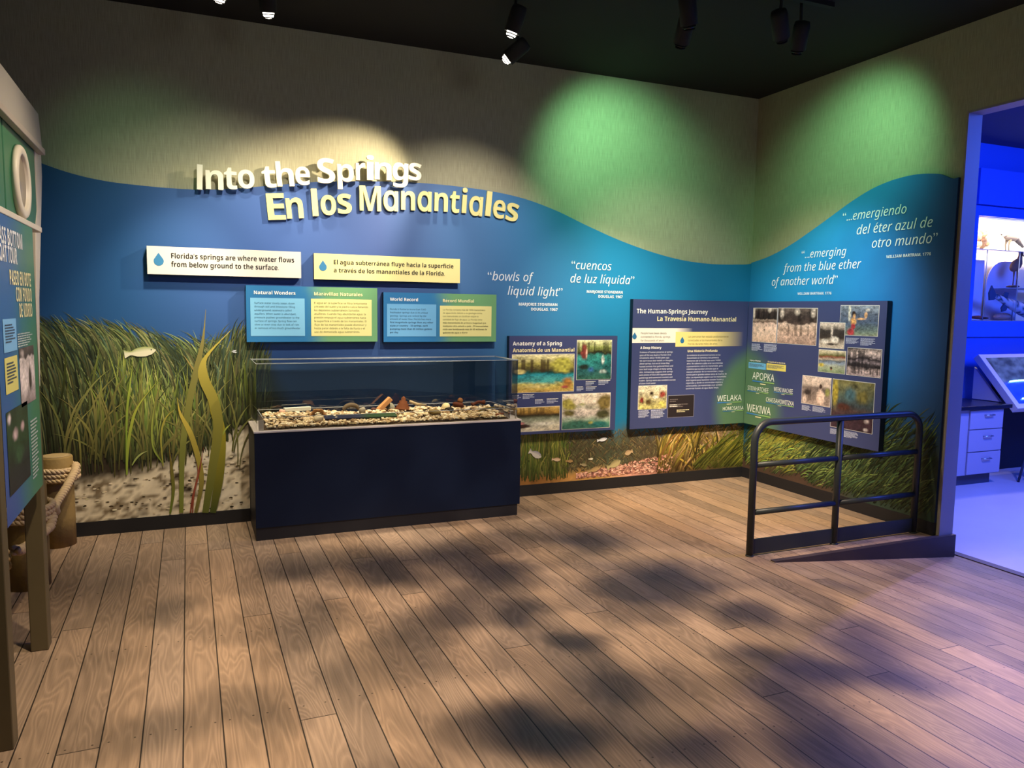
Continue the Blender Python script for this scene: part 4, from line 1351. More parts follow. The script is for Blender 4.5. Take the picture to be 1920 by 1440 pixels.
for (A, c, s_) in (([(0.1186,1.1248),(0.3535,1.1343),(0.3546,1.0763),(0.1199,1.07)], '#6fb4e0', 'light blue text box'), ([(0.3628,1.1325),(0.6095,1.1383),(0.6137,1.0767),(0.3617,1.0749)], '#e6d56a', 'yellow text box')):
    q = MB(TR)
    u0, u1, z1, z0 = A[0][0], A[1][0], (A[0][1] + A[1][1]) / 2, (A[2][1] + A[3][1]) / 2
    u0 = max(u0, .088)
    q.quad([(u0, z0), (u1, z0), (u1, z1), (u0, z1)], PD + .001, lin(c))
    bars(q, u0 + .012, u1 - .02, z0 + .012, z1 - .012, 4, PD + .002, (.35, .4, .45), 5)
    q.build('text_box', PRINT, w)['label'] = s_
q = MB(TR)
text(q, 'Legacy of Names', [(0.1363,1.1392),(0.2808,1.1466)], PD + .0025, '#f4f2ee', .03)
text(q, 'El Legado de los Nombres', [(0.3783,1.141),(0.5996,1.148)], PD + .0025, '#f2e6b8', .03)
for i, (s_, L_, hg) in enumerate((('APOPKA', [(0.181,0.9683),(0.4725,0.9792)], .066), ('STEINHATCHEE', [(0.1208,0.8618),(0.4035,0.8719)], .038), ('WEEKI WACHEE', [(0.472,0.8851),(0.7083,0.8958)], .037), ('CHASSAHOWITZKA', [(0.3788,0.7788),(0.7292,0.7895)], .038), ('WEKIWA', [(0.1232,0.6547),(0.445,0.67)], .07))):
    springname(q, TR, s_, L_, PD + .0025, hg, i)
for i, (a, b) in enumerate(([(0.1513,1.3064),(0.301,1.2395)], [(0.3177,1.3094),(0.4892,1.2357)], [(1.2639,1.4062),(1.398,1.3568)], [(1.4099,1.4079),(1.5568,1.348)], [(0.8251,0.8059),(0.9393,0.7601)], [(0.9479,0.8094),(1.105,0.7638)], [(1.1535,0.6495),(1.2359,0.6044)], [(1.2991,0.6518),(1.4478,0.5995)])):
    bars(q, a[0], b[0], b[1], a[1], 7, PD + .002, seed=40 + i)
q.build('lettering', PRINT, w)

# ------------------------------------------------------------------ glass case
CX0, CX1, CY0, CY1, CZ = -4.58, -2.625, -.555, -.03, .755
case = thing('display_case', (-3.6, -.29, 0), 'long navy display case with a clear acrylic hood, standing against the back wall', 'display case')
NVY = mat('navy_laminate', '#06142c', rough=0.5, spec=0.25)
b = MB()
b.box((CX0, CY0, .088), (CX1, CY1, CZ - .012))
b.build('cabinet', NVY, case, bevel=.002)
b = MB()
b.box((CX0 + .002, CY0 + .008, 0), (CX1 - .018, CY1, .0875))
b.build('toe_kick', BLACK, case)
b = MB()
b.box((CX0 - .003, CY0 - .004, CZ - .0118), (CX1 + .003, CY1, CZ))
b.build('deck', mat('pale_deck_laminate', '#d2cac4', rough=0.35), case, bevel=.001)
AC = glass('clear_acrylic', (.985, .99, .99), .04)
ACB = glass('acrylic_back', (.90, .92, .93), .16)
EDGE = mat('acrylic_edge', '#c4ced0', rough=0.25)
HX0, HX1, HY0, HY1, HZ = -4.563, -2.645, -.541, -.055, 1.212
for (nm, a, c, m_) in (('front_pane', (HX0, HY0, CZ + .001), (HX1, HY0 + .008, HZ), AC), ('back_pane', (HX0, HY1 - .008, CZ + .001), (HX1, HY1, HZ), ACB),
                       ('side_pane', (HX0, HY0 + .0085, CZ + .001), (HX0 + .008, HY1 - .0085, HZ), AC), ('side_pane', (HX1 - .008, HY0 + .0085, CZ + .001), (HX1, HY1 - .0085, HZ), AC),
                       ('top_pane', (HX0 + .0085, HY0 + .0085, HZ - .008), (HX1 - .0085, HY1 - .0085, HZ), AC)):
    b = MB()
    ax = min(range(3), key=lambda k: c[k] - a[k])
    mid = (a[ax] + c[ax]) / 2
    o_ = [k for k in range(3) if k != ax]
    vs = []
    for s0, s1 in ((0, 0), (1, 0), (1, 1), (0, 1)):
        p = [0, 0, 0]
        p[ax] = mid
        p[o_[0]] = (a, c)[s0][o_[0]]
        p[o_[1]] = (a, c)[s1][o_[1]]
        vs.append(tuple(p))
    b.add(vs, [(0, 1, 2, 3)])
    # polished edges of the sheet
    for i in range(4):
        if min(vs[i][2], vs[(i + 1) % 4][2]) < HZ - .02:
            continue
        b.tube([vs[i], vs[(i + 1) % 4]], .0012, 6, mi=1)
    b.build(nm, [m_, EDGE], case)
# low inner tray walls
TX0, TX1, TY0, TY1, TZ = -4.520, -2.705, -.525, -.105, .842
for (p0, p1) in (((TX0, TY0), (TX1, TY0)), ((TX1, TY0), (TX1, TY1)), ((TX1, TY1), (TX0, TY1)), ((TX0, TY1), (TX0, TY0))):
    b = MB()
    b.add([(*p0, CZ + .001), (*p1, CZ + .001), (*p1, TZ), (*p0, TZ)], [(0, 1, 2, 3)])
    b.tube([(*p0, TZ), (*p1, TZ)], .0020, 6, mi=1)
    b.build('tray_wall', [AC, EDGE], case)
for x in (HX0 + .014, HX1 - .010):
    b = MB()
    wd = .034 if x < -4 else .010
    b.box((x, HY0 + .009, CZ + .001), (x + wd * (1 if x < -4 else -1), HY0 + .013, CZ + .072))
    b.build('corner_clip', mat('cream_clip', '#f2e6cc', rough=0.4), case)

# gravel bed: a heap of small pale stones
ICO = {}


def ico(sub):
    if sub not in ICO:
        bm = bmesh.new()
        bmesh.ops.create_icosphere(bm, subdivisions=sub, radius=1.0)
        bm.verts.ensure_lookup_table()
        ICO[sub] = (np.array([v.co[:] for v in bm.verts]), [tuple(v.index for v in f_.verts) for f_ in bm.faces])
        bm.free()
    return ICO[sub]


def stone(mb, c, s, r, col, sub=2, rough=.28, flat=.7, vary=.12):
    v, f_ = ico(sub)
    d = r.randn(3, 3)
    q_, _ = np.linalg.qr(d)
    w_ = v @ q_
    ph = r.rand(6) * 6.28
    k = 1 + rough * (np.sin(w_[:, 0] * 2.6 + ph[0]) * .5 + np.sin(w_[:, 1] * 3.4 + ph[1]) * .4 + np.sin(w_[:, 2] * 4.1 + ph[2]) * .35)
    w_ = w_ * k[:, None] * np.array([1, .8 + .3 * r.rand(), .65 + .3 * r.rand()])
    an = r.rand() * 6.28
    w_ = w_ @ q_.T
    w_[:, 2] *= flat
    P_ = w_ * s + np.array(c)
    cc = np.array(lin(col)) * (1 + vary * (r.rand() - .5) * 2)
    mb.add(P_.tolist(), f_, np.clip(cc, 0, 1), 0, sub > 2)


def heap(x, y):
    # height of the gravel surface: banked up towards the back, lower at the front glass
    t = (y - TY0) / (TY1 - TY0)
    return CZ + .012 + .050 * max(0, min(1, t * 1.5)) * (1 + .12 * math.sin(x * 7) + .1 * math.sin(x * 17 + 1))


STONE = vmat('gravel_stone', rough=.8, spec=.2, bump=.4, bscale=160)
r = np.random.RandomState(3)
g = MB()
nx_, ny_ = 90, 22
GX_, GY_ = np.linspace(TX0 + .006, TX1 - .006, nx_), np.linspace(TY0 + .006, TY1 - .006, ny_)
g.add([(x, y, heap(x, y) - .012) for y in GY_ for x in GX_], [(j * nx_ + i, j * nx_ + i + 1, (j + 1) * nx_ + i + 1, (j + 1) * nx_ + i) for j in range(ny_ - 1) for i in range(nx_ - 1)], lin('#4a3a28'))
for k in range(2300):
    s_ = .007 + .015 * r.rand()**2
    x, y = TX0 + .03 + (TX1 - TX0 - .06) * r.rand(), TY0 + .03 + (TY1 - TY0 - .06) * r.rand()**1.3
    cc = ['#d9c49a', '#8a6e4c', '#e3d2ac', '#cdb68a', '#e8dcc0', '#b39a70', '#dcc6a0', '#a58a66', '#efe2c4'][r.randint(9)]
    stone(g, (x, y, heap(x, y) + s_ * .1 - .003), s_, r, cc, 1 if k % 3 else 2)
go_ = g.build('gravel_bed', STONE, base=(-3.6, -.3, CZ + .002))
go_['kind'] = 'stuff'
tag(go_, 'bed of pale cream gravel spread in the tray of the glass case', 'gravel')


def on_bed(px_x, y, lift=0.0):
    return (px_x, y, heap(px_x, y) + lift)


def rock(label, x, y, s, col, seed, rough=.3, flat=.75, name='rock', cat='rock', lift=.35):
    q = MB()
    stone(q, on_bed(x, y, s * lift), s, np.random.RandomState(seed), col, 3, rough, flat, .02)
    return tag(q.build(name, STONE), label, cat)


rock('small cream cobble in front of the broken tan shell, left of the label rail', -4.13, -.40, .036, '#d8c8a4', 1, .12, .95, 'cobble', 'stone')
rock('round pale yellow stone in the gravel, left of the reddish brown lump', -3.12, -.20, .036, '#e2d09a', 2, .08, .95, 'cobble', 'stone')
rock('flat blackish stone in the gravel below the round pale yellow stone', -3.115, -.28, .034, '#2e2822', 3, .15, .55, 'cobble', 'stone')
rock('small purple brown stone in the gravel behind the right end of the label rail', -3.69, -.2, .022, '#5c4138', 4, .2, .7, 'cobble', 'stone')
rock('pinkish stone at the back left of the gravel, near the white bar', -4.36, -.18, .026, '#caa088', 5, .2, .7, 'cobble', 'stone')
rock('olive brown slab lying flat in the gravel right of the label rail', -3.265, -.385, .05, '#7d6b3e', 6, .12, .42, 'flat_stone', 'stone')
rock('greyish green stone leaning behind the tan brick-like block', -3.545, -.14, .035, '#8d8c78', 7, .2, .9, 'cobble', 'stone')
rock('grey pointed stone standing in gravel behind the middle of the label rail', -3.79, -.25, .030, '#a39a86', 8, .35, 1.15, 'pointed_stone', 'stone')

# reddish brown lump with a round knob on top
q = MB()
c0 = on_bed(-3.0, -.17, .016)
stone(q, c0, .052, np.random.RandomState(12), '#5a2f1c', 3, .28, .6, .02)
stone(q, (c0[0] + .012, c0[1], c0[2] + .036), .024, np.random.RandomState(13), '#8a5c34', 3, .12, 1.0, .02)
tag(q.build('fossil_bone', STONE), 'reddish brown lump with a tan knob on top, behind the round pale yellow stone', 'fossil')


def stick(label, pts, rad, col, name='bone', cat='fossil', knob=True, seed=0):
    rr = np.random.RandomState(seed)
    q = MB()
    P_ = np.array(pts, float)
    t = np.linspace(0, 1, 16)
    s_ = np.linspace(0, 1, len(P_))
    path = np.stack([np.interp(t, s_, P_[:, k]) for k in range(3)], 1)
    rad_ = [rad * (1 + (.7 * (np.exp(-(a / .1)**2) + np.exp(-((1 - a) / .1)**2)) if knob else 0) + .1 * rr.randn() * .5) for a in t]
    q.tube(path.tolist(), rad_, 10, lin(col))
    return tag(q.build(name, STONE), label, cat)


a, b = on_bed(-2.89, -.18, .014), on_bed(-2.78, -.16, .034)
stick('dark reddish brown curved bone near the right end of the gravel', [a, (a[0] + .05, a[1], a[2] + .022), b], .012, '#5a3020', seed=1)
a = on_bed(-2.90, -.36, .006)
stick('long olive twig lying on the gravel in front of the curved bone', [a, (a[0] + .07, a[1] + .03, a[2] + .018), (a[0] + .15, a[1] + .05, a[2] + .016)], .008, '#6d5f2e', 'twig', 'twig', False, 2)
a = on_bed(-2.80, -.47, .008)
stick('thin reddish brown shard at the right end of the gravel near the corner clip', [a, (a[0] + .035, a[1] + .008, a[2] + .004), (a[0] + .07, a[1] + .02, a[2] + .004)], .008, '#8a5238', 'shard', 'fossil', False, 3)
# white bar at the back left
q = MB()
c = on_bed(-4.235, -.145, .026)
v = []
b_ = MB()
b_.box((-.105, -.018, -.014), (.085, .018, .014))
ca, sa = math.cos(.05), math.sin(.05)
q.add([(c[0] + x * ca - y * .1, c[1] + y, c[2] + z + x * .08 * sa * 4) for x, y, z in b_.V], b_.F, lin('#e6e6d2'))
tag(q.build('white_bar', STONE, bevel=.003), 'white bar-shaped stone lying on the gravel at the back left', 'stone')
# broken tan shell: open arch
q = MB()
c = on_bed(-4.125, -.33, .002)
prof = []
vs, fs = [], []
n, m_ = 16, 9
for i in range(n):
    a = math.pi * (i / (n - 1))
    for j in range(m_):
        t = j / (m_ - 1)
        rr_ = (.050 - .020 * t) * (1 + .12 * math.sin(7 * a + 2 * j))
        vs.append((c[0] + .03 * 0 + math.cos(a) * rr_ * 1.15 + .01 * t, c[1] + .06 * t, c[2] + math.sin(a) * rr_ * 1.15))
for i in range(n - 1):
    for j in range(m_ - 1):
        fs.append((i * m_ + j, i * m_ + j + 1, (i + 1) * m_ + j + 1, (i + 1) * m_ + j))
q.add(vs, fs, lin('#c79a68'))
o = q.build('broken_shell', STONE)
md = o.modifiers.new('thickness', 'SOLIDIFY')
md.thickness = .006
tag(o, 'broken tan shell arching over the gravel at the left end of the label rail', 'shell')
# dark ring-shaped shell
q = MB()
c = on_bed(-3.85, -.14, .014)
q.tube([(c[0] + .058 * math.cos(a), c[1] + .01 * math.cos(a), c[2] + .040 * math.sin(a)) for a in np.linspace(0, math.pi, 15)], [.010 + .007 * math.sin(a) for a in np.linspace(0, math.pi, 15)], 10, lin('#6e604c'))
tag(q.build('antler_arch', STONE), 'grey brown arched bone half buried at the back, left of the tan block', 'fossil')
# tan block leaning
q = MB()
c = on_bed(-3.60, -.17, .040)
b_ = MB()
b_.box((-.065, -.03, -.017), (.065, .03, .017))
ca, sa = math.cos(.75), math.sin(.75)
q.add([(c[0] + x * ca - z * sa, c[1] + y, c[2] + x * sa + z * ca) for x, y, z in b_.V], b_.F, lin('#c8905a'))
tag(q.build('clay_block', STONE, bevel=.004), 'tan brick-like block leaning diagonally in the gravel at the middle of the case', 'block')
# stepped brown cone-shaped lump
q = MB()
c = on_bed(-3.46, -.18, -.004)
q.lathe([(.060, 0), (.062, .012), (.050, .016), (.053, .028), (.040, .033), (.044, .046), (.030, .052), (.032, .066), (.016, .074), (.018, .090), (.002, .104)], 14, lin('#6e3f22'), origin=c, axis=(.08, 0, 1))
o = q.build('fossil_shell', STONE)
tag(o, 'brown stepped cone-shaped fossil standing in the gravel beside the tan block', 'fossil')
q = MB()
c = on_bed(-3.37, -.16, .018)
q.tube([(c[0] - .03, c[1], c[2] + .03), (c[0] + .03, c[1], c[2] + .008), (c[0] + .11, c[1] + .01, c[2] - .004)], [.012, .011, .004], 8, lin('#b3a07a'))
tag(q.build('antler_tip', STONE), 'pale tan pointed tine lying right of the brown stepped fossil', 'fossil')
# sloping label rail in the gravel
q = MB()


def rail_col(u):
    t = smooth(.45, .62, np.array([u]))[0]
    return np.array(lin('#252a40')) * (1 - t) + np.array(lin('#2c4428')) * t


xs = np.linspace(-4.088, -3.562, 16)
y0, y1 = -.415, -.345
z0_, z1_ = CZ + .046, CZ + .060
vs, cs = [], []
for i, x in enumerate(xs):
    c = rail_col(i / 15)
    vs += [(x, y0, z0_ - .022), (x, y0, z0_), (x, y1, z1_), (x, y1, z0_ - .022)]
    cs += [np.array(lin('#15171d')), c, c, np.array(lin('#15171d'))]
fs = []
for i in range(15):
    for k in range(4):
        fs.append((i * 4 + k, i * 4 + (k + 1) % 4, (i + 1) * 4 + (k + 1) % 4, (i + 1) * 4 + k))
fs += [(3, 2, 1, 0), (60, 61, 62, 63)]
q.add(vs, fs, np.array(cs))
tag(q.build('label_rail', PRINT), 'long dark sloping label rail, blue fading to green, lying in the gravel', 'label rail')

# ------------------------------------------------------------------ guard rail
STEEL = mat('dark_grey_enamel', '#2b3134', rough=0.42, spec=0.4)
gr = thing('guard_rail', (-.86, -2.0, 0), 'dark grey tubular steel guard rail on the deck edge beside the ramp', 'railing')
RA, RB, RT = -1.602, -.098, .888
R_ = .125
path = [(RA, -2.0, .004), (RA, -2.0, RT - R_)]
for k in range(1, 9):
    a = math.pi - k * math.pi / 16
    path.append((RA + R_ + R_ * math.cos(a), -2.0, RT - R_ + R_ * math.sin(a)))
path.append((RB - R_, -2.0, RT))
for k in range(1, 9):
    a = math.pi / 2 - k * math.pi / 16
    path.append((RB - R_ + R_ * math.cos(a), -2.0, RT - R_ + R_ * math.sin(a)))
path.append((RB, -2.0, .004))
b = MB()
b.tube(path, .0235, 16)
b.build('frame', STEEL, gr)
b = MB()
b.tube([(-.868, -2.0, .004), (-.868, -2.0, RT - .02)], .0225, 16)
b.build('middle_post', STEEL, gr)
for z in (.292, .608):
    for x0, x1 in ((RA + .02, -.888), (-.848, RB - .02)):
        b = MB()
        b.tube([(x0, -2.0, z), (x1, -2.0, z)], .019, 14)
        b.build('cross_bar', STEEL, gr)
for x0, x1 in ((RA + .022, -.889), (-.847, RB - .022)):
    b = MB()
    b.box((x0, -2.006, .012), (x1, -1.994, .112))
    b.build('kick_plate', STEEL, gr)
for x in (RA, -.868, RB):
    b = MB()
    b.lathe([(.0265, 0), (.0265, .006), (.0238, .009)], 16, origin=(x, -2.0, .0005))
    b.build('foot', STEEL, gr)

# ------------------------------------------------------------------ boat kiosk at the left edge
KX = -5.59
ks = thing('boat_kiosk', (-5.70, -2.3, 0), 'boat-like kiosk with green siding, porthole and tour panel on legs at the left edge', 'kiosk')
LEGW = mat('olive_brown_paint', '#5d5238', rough=0.5, vary=.1, bscale=12)
WHT = mat('ivory_paint', '#d8cfbf', rough=0.45)
GRY = mat('grey_fascia', '#a39d96', rough=0.5)
GRN = mat('boat_green_paint', '#2f6a4a', rough=0.45)
for (x0, x1, y0, y1) in ((-5.672, -5.60, -1.93, -1.845), (-5.665, -5.583, -2.80, -2.72), (-5.86, -5.80, -1.93, -1.845), (-5.86, -5.80, -2.825, -2.735)):
    b = MB()
    b.box((x0, y0, 0), (x1, y1, 1.926))
    b.build('leg', LEGW, ks, bevel=.004)
b = MB()
b.prism([(-2.712, .79), (-1.985, .79), (-1.95, 1.92), (-2.712, 1.92)], -.009, .004)
b.build('panel_backing', LEGW, ks)
ks['T'] = 'K'
pg = MB(TK)


def kiosk_col(u, v, U, V):
    t = smooth(.25, .95, U + (1 - V) * .12 + (fbm(U * 4, V * 4, 71) - .5) * .2)
    c = mixc(L3('#2c5a96'), L3('#3f7a5c'), t)
    return mixc(c, L3('#4a5aa6'), (1 - smooth(.0, .5, U)) * (1 - smooth(.2, .5, V)) * .6)


pg.grid(lambda U, V: (-2.712 + (.727 + .035 * V) * U, .79 + 1.13 * V, np.full_like(U, .006)), 24, 30, kiosk_col)
pgo = pg.build('graphic_panel', PRINT, ks)
pgo['T'] = 'K'
q = MB(TK)
kd = .0075
G1 = [(-2.6072,1.8049),(-2.1981,1.8116),(-2.62,1.7494),(-2.3158,1.7468),(-2.4701,1.6658),(-2.0509,1.6645),(-2.3684,1.6022),(-2.0465,1.601),(-2.319,1.5392),(-2.0504,1.5384)]
wid = (G1[1][0] - G1[0][0])
text(q, 'GLASS BOTTOM', [(G1[1][0] - .50, G1[1][1]), G1[1]], kd, '#e4e6ea', .012, h=.062)
text(q, 'BOAT TOUR', [(G1[3][0] - .345, G1[3][1]), G1[3]], kd, '#e4e6ea', .012, h=.062)
text(q, 'PASEO EN BOTE', [G1[4], G1[5]], kd, '#ece4b0', .012, h=.056)
text(q, 'CON FONDO', [G1[6], G1[7]], kd, '#ece4b0', .012, h=.056)
text(q, 'DE VIDRIO', [G1[8], G1[9]], kd, '#ece4b0', .012, h=.056)
q.build('heading', PRINT, pgo)
q = MB(TK)
for (A, c) in (([(-2.6302,1.5368),(-2.3983,1.5372),(-2.4101,1.4102),(-2.6397,1.4184)], '#74aadb'), ([(-2.6316,1.3973),(-2.409,1.3942),(-2.4111,1.2613),(-2.6358,1.2634)], '#cfc878')):
    u0, u1, z1, z0 = A[0][0], A[1][0], (A[0][1] + A[1][1]) / 2, (A[2][1] + A[3][1]) / 2
    q = MB(TK)
    q.quad([(u0, z0), (u1, z0), (u1, z1), (u0, z1)], kd, lin(c))
    bars(q, u0 + .03, u1 - .03, z0 + .03, z1 - .02, 7, kd + .001, (.25, .3, .38), 81)
    q.build('text_box', PRINT, pgo)
q = MB(TK)
for i, A in enumerate(([(-2.379,1.4758),(-2.0567,1.4185)], [(-2.2091,1.1067),(-2.0517,0.8531)])):
    bars(q, A[0][0], A[1][0], A[1][1], A[0][1], (6, 17)[i], kd, (.7, .75, .74), 83 + i)
q.build('text_block', PRINT, pgo)
picture(pgo, 'photograph', [(-2.3622,1.4187),(-2.0622,1.4165),(-2.0607,1.1718),(-2.3783,1.1966)], .0065, [(0, '#8a7c80'), (.4, '#c9bcc0'), (.8, '#d4c8c8'), (.84, '#3a3034'), (1, '#5a4c4c')], [(.65, .4, .12, .35, '#3a3034', .4), (.2, .9, .15, .1, '#a89c9c', .3), (.3, .4, .25, .3, '#dcd0d0', .4)], 91, .5, 8, 8, [], 30, 40, False)
picture(pgo, 'photograph', [(-2.6368,1.2027),(-2.2521,1.1957),(-2.2584,0.868),(-2.67,0.9116)], .0065, [(0, '#20242c'), (.3, '#242a2c'), (.6, '#2c4430'), (1, '#2a3830')], [(.35, .68, .16, .1, '#c0a8ac', .2), (.12, .9, .1, .08, '#d0c0c4', .3), (.7, .72, .12, .08, '#b89ca0', .2), (.5, .4, .3, .14, '#35523a', .3)], 92, .4, 8, 8, [], 40, 44, False)
# siding
b = MB()
b.box((-6.05, -3.3, 1.955), (-5.655, -1.50, 2.345))
b.build('cabin', mat('cabin_core', '#1e4532', rough=.6), ks)
y = -1.515
for wdt in (.70, .70, .44):
    b = MB()
    b.box((-5.6545, y - wdt + .012, 1.957), (-5.630, y, 2.343))
    b.build('siding_board', GRN, ks, bevel=.006)
    y -= wdt + .006
b = MB()
b.prism([(-3.3, 1.928), (-1.62, 1.928), (-1.62, 1.954), (-3.3, 1.954)], 0, 1, mi=0)
b.V = [(-5.654 + d * .058, u, v) for u, v, d in b.V]
b.build('sill_rail', WHT, ks, bevel=.004)
b = MB()
b.prism([(-1.512, 2.345), (-1.335, 2.345), (-1.335, 2.23), (-1.572, 1.62), (-1.66, 1.20), (-1.72, 1.20), (-1.645, 1.62), (-1.585, 1.95), (-1.512, 2.05)], 0, 1)
b.V = [(-5.6530 + d * .026, u, v) for u, v, d in b.V]
b.build('corner_board', WHT, ks, bevel=.003)
b = MB()
b.prism([(-3.3, 2.352), (-1.43, 2.352), (-1.50, 2.505), (-3.3, 2.525)], 0, 1)
b.V = [(-6.10 + d * .493, u, v) for u, v, d in b.V]
b.build('fascia', GRY, ks, bevel=.004)
b = MB()
b.prism([(-3.3, 2.322), (-1.42, 2.322), (-1.42, 2.351), (-3.3, 2.351)], 0, 1)
b.V = [(-5.6265 + d * .030, u, v) for u, v, d in b.V]
b.build('eave_rail', mat('pinkish_grey_trim', '#a59a92', rough=.45), ks, bevel=.003)
b = MB()
b.lathe([(.116, .0), (.116, .018), (.122, .024), (.148, .024), (.157, .016), (.157, .0)], 40, origin=(-5.6295, -1.93, 2.117), axis=(1, 0, 0))
ph = b.build('porthole', WHT, ks)
b = MB()
b.lathe([(.0, .004), (.115, .004), (.115, .008), (0, .008)], 40, origin=(-5.6295, -1.93, 2.117), axis=(1, 0, 0))
b.build('porthole_glass', mat('misty_pane', '#8d8272', rough=.3), ph)
b = MB()
b.box((-6.04, -1.60, 0), (-6.0, -1.38, 1.95))
b.build('rear_board', WHT, ks)

# ------------------------------------------------------------------ mooring posts and rope
TIMB = vmat('weathered_timber', rough=.75, spec=.2, bump=.5, bscale=40)


def post(x, y, top, seed, label):
    rr = np.random.RandomState(seed)
    root = thing('mooring_post', (x, y, 0), label, 'post', 'mooring posts')
    q = MB()
    prof = [(.108, 0.0005), (.107, .2), (.106, .4), (.105, top - .014), (.099, top - .002)]
    q.lathe(prof, 28, lin('#8c7444'), origin=(x, y, 0))
    q.C = [tuple(np.clip(np.array(c) * (.78 + .45 * fbm(np.array([math.atan2(v[1] - y, v[0] - x) * 3]), np.array([v[2] * 3]), seed)[0]), 0, 1)) for c, v in zip(q.C, q.V)]
    q.build('shaft', TIMB, root)
    q = MB()
    q.lathe([(.0985, top - .0015), (.06, top + .001), (0.001, top + .002)], 28, lin('#a08a60'), origin=(x, y, 0))
    q.build('end_grain', TIMB, root)['label'] = 'pale sawn top'
    return root


post(-5.80, -.165, .60, 1, 'round weathered timber mooring post nearest the back wall, ringed with rope')
post(-5.835, -.96, .60, 2, 'round weathered timber mooring post behind the kiosk legs')


def rope(mb, path, r0=.0125, turns=16.0, col='#c3a980', n=160):
    P_ = np.array(path, float)
    dl = np.r_[0, np.cumsum(np.linalg.norm(np.diff(P_, axis=0), axis=1))]
    tt = np.linspace(0, dl[-1], n)
    C_ = np.stack([np.interp(tt, dl, P_[:, k]) for k in range(3)], 1)
    for _ in range(3):
        C_[1:-1] = (C_[:-2] + 2 * C_[1:-1] + C_[2:]) / 4
    T_ = np.gradient(C_, axis=0)
    T_ /= np.linalg.norm(T_, axis=1)[:, None]
    ref = np.array([.3, .2, 1.0])
    N_ = np.cross(T_, ref)
    N_ /= np.linalg.norm(N_, axis=1)[:, None]
    B_ = np.cross(T_, N_)
    for s_ in range(3):
        a = tt * turns * 2 * math.pi / 1.0 + s_ * 2 * math.pi / 3
        Q = C_ + (N_ * np.cos(a)[:, None] + B_ * np.sin(a)[:, None]) * r0 * .85
        mb.tube(Q.tolist(), r0, 7, jit(col, .15, rng))


ROPE = vmat('rope_fibre', rough=.85, spec=.15)
ro = thing('mooring_rope', (-5.74, -.9, .3), 'thick twisted tan rope looped around the mooring posts and kiosk leg', 'rope')
for (cx, cy, z0) in ((-5.80, -.165, .455), (-5.835, -.96, .40)):
    for k in range(3):
        q = MB()
        rope(q, [(cx + .130 * math.cos(a), cy + .130 * math.sin(a), z0 + .030 * k + .004 * math.sin(a * 2)) for a in np.linspace(-.9, 2 * math.pi - .9, 60)], .0105, 14)
        q.build('coil', ROPE, ro)
q = MB()
rope(q, [(-5.676, -.20, .535), (-5.672, -.27, .505), (-5.705, -.45, .435), (-5.74, -.62, .375), (-5.725, -.78, .365), (-5.70, -.90, .40), (-5.70, -.96, .44)], .0145, 13)
q.build('hanging_strand', ROPE, ro)
q = MB()
rope(q, [(-5.70, -.98, .40), (-5.705, -1.06, .355), (-5.735, -1.3, .36), (-5.735, -1.55, .39), (-5.728, -1.76, .435), (-5.74, -1.80, .45)], .0145, 13)
q.build('hanging_strand', ROPE, ro)
q = MB()
rope(q, [(-5.83 + .075 * math.cos(a), -1.8875 + .085 * math.sin(a), .40 + .006 * a) for a in np.linspace(0, 4 * math.pi, 70)], .0105, 14, n=220)
q.build('coil', ROPE, ro)


# ------------------------------------------------------------------ ceiling spotlights
CAN = mat('black_fixture', '#040405', rough=.8)
LENS = mat('lit_lens', '#fff3dc', rough=.3, emit=9.0)
DIML = mat('unlit_lens', '#15161a', rough=.25)


def spotlight(loc, target, label, energy=0, color=WARM, angle=40, blend=.6, radius=.045, lit=True):
    loc = Vector(loc)
    d = (Vector(target) - loc).normalized()
    root = thing('ceiling_spotlight', (loc.x, loc.y, H - .03), label, 'spotlight', 'ceiling spotlights')
    q = MB()
    q.tube([(loc.x, loc.y, H - .001), (loc.x, loc.y, H - .03), tuple(loc - d * .03)], .010, 10)
    q.build('stem', CAN, root)
    q = MB()
    q.lathe([(.02, -.10), (.045, -.095), (.052, -.07), (.052, .07), (.047, .07), (.045, .035), (.0, .035)], 20, origin=tuple(loc), axis=tuple(d))
    q.build('housing', CAN, root)
    q = MB()
    q.lathe([(.034, .060), (.034, .078), (.029, .092), (.018, .101), (.001, .104)], 20, origin=tuple(loc), axis=tuple(d))
    q.build('lens', LENS if lit else DIML, root)
    q = MB()
    for rr_, hh_ in ((.037, .080), (.030, .097)):
        q.lathe([(rr_, hh_ - .003), (rr_ + .003, hh_ - .003), (rr_ + .003, hh_ + .003), (rr_, hh_ + .003)], 20, origin=tuple(loc), axis=tuple(d))
    q.build('louvre', CAN, root)
    if energy:
        light('bulb', 'SPOT', tuple(loc + d * .15), target, energy, color, angle, blend, radius, root)
    return root


# lit fixtures seen in the photograph (position, aim)
spotlight((-2.86, -.90, 3.35), (-4.12, 0, 2.18), 'lit black ceiling spotlight aimed at the title letters, lower of the right pair', 310, WARM, 52, .75)
spotlight((-4.47, -.80, 3.46), (-4.3, -.1, 1.35), 'lit black ceiling spotlight over the title, right of the left pair', 60, WARM, 74, 1.0)
spotlight((-4.74, -.95, 3.45), (-5.2, 0, .75), 'lit black ceiling spotlight at the top left, left of the left pair', 260, WARM, 46, .9)
spotlight((-2.97, -1.15, 3.45), (-3.62, -.3, .76), 'small lit black ceiling spotlight, upper of the right pair', 160, WARM, 30, .7)
spotlight((-2.05, -1.70, 3.35), (-1.6, 0, 1.0), 'dim ceiling spotlight right of the lit pairs near the top edge', 210, WARM, 54, .9, lit=False)
spotlight((-2.2, -1.95, 3.36), (-.9, -.9, 0), 'black unlit can hanging on the ceiling track, leftmost of three', 750, WARM2, 48, .8, lit=False)
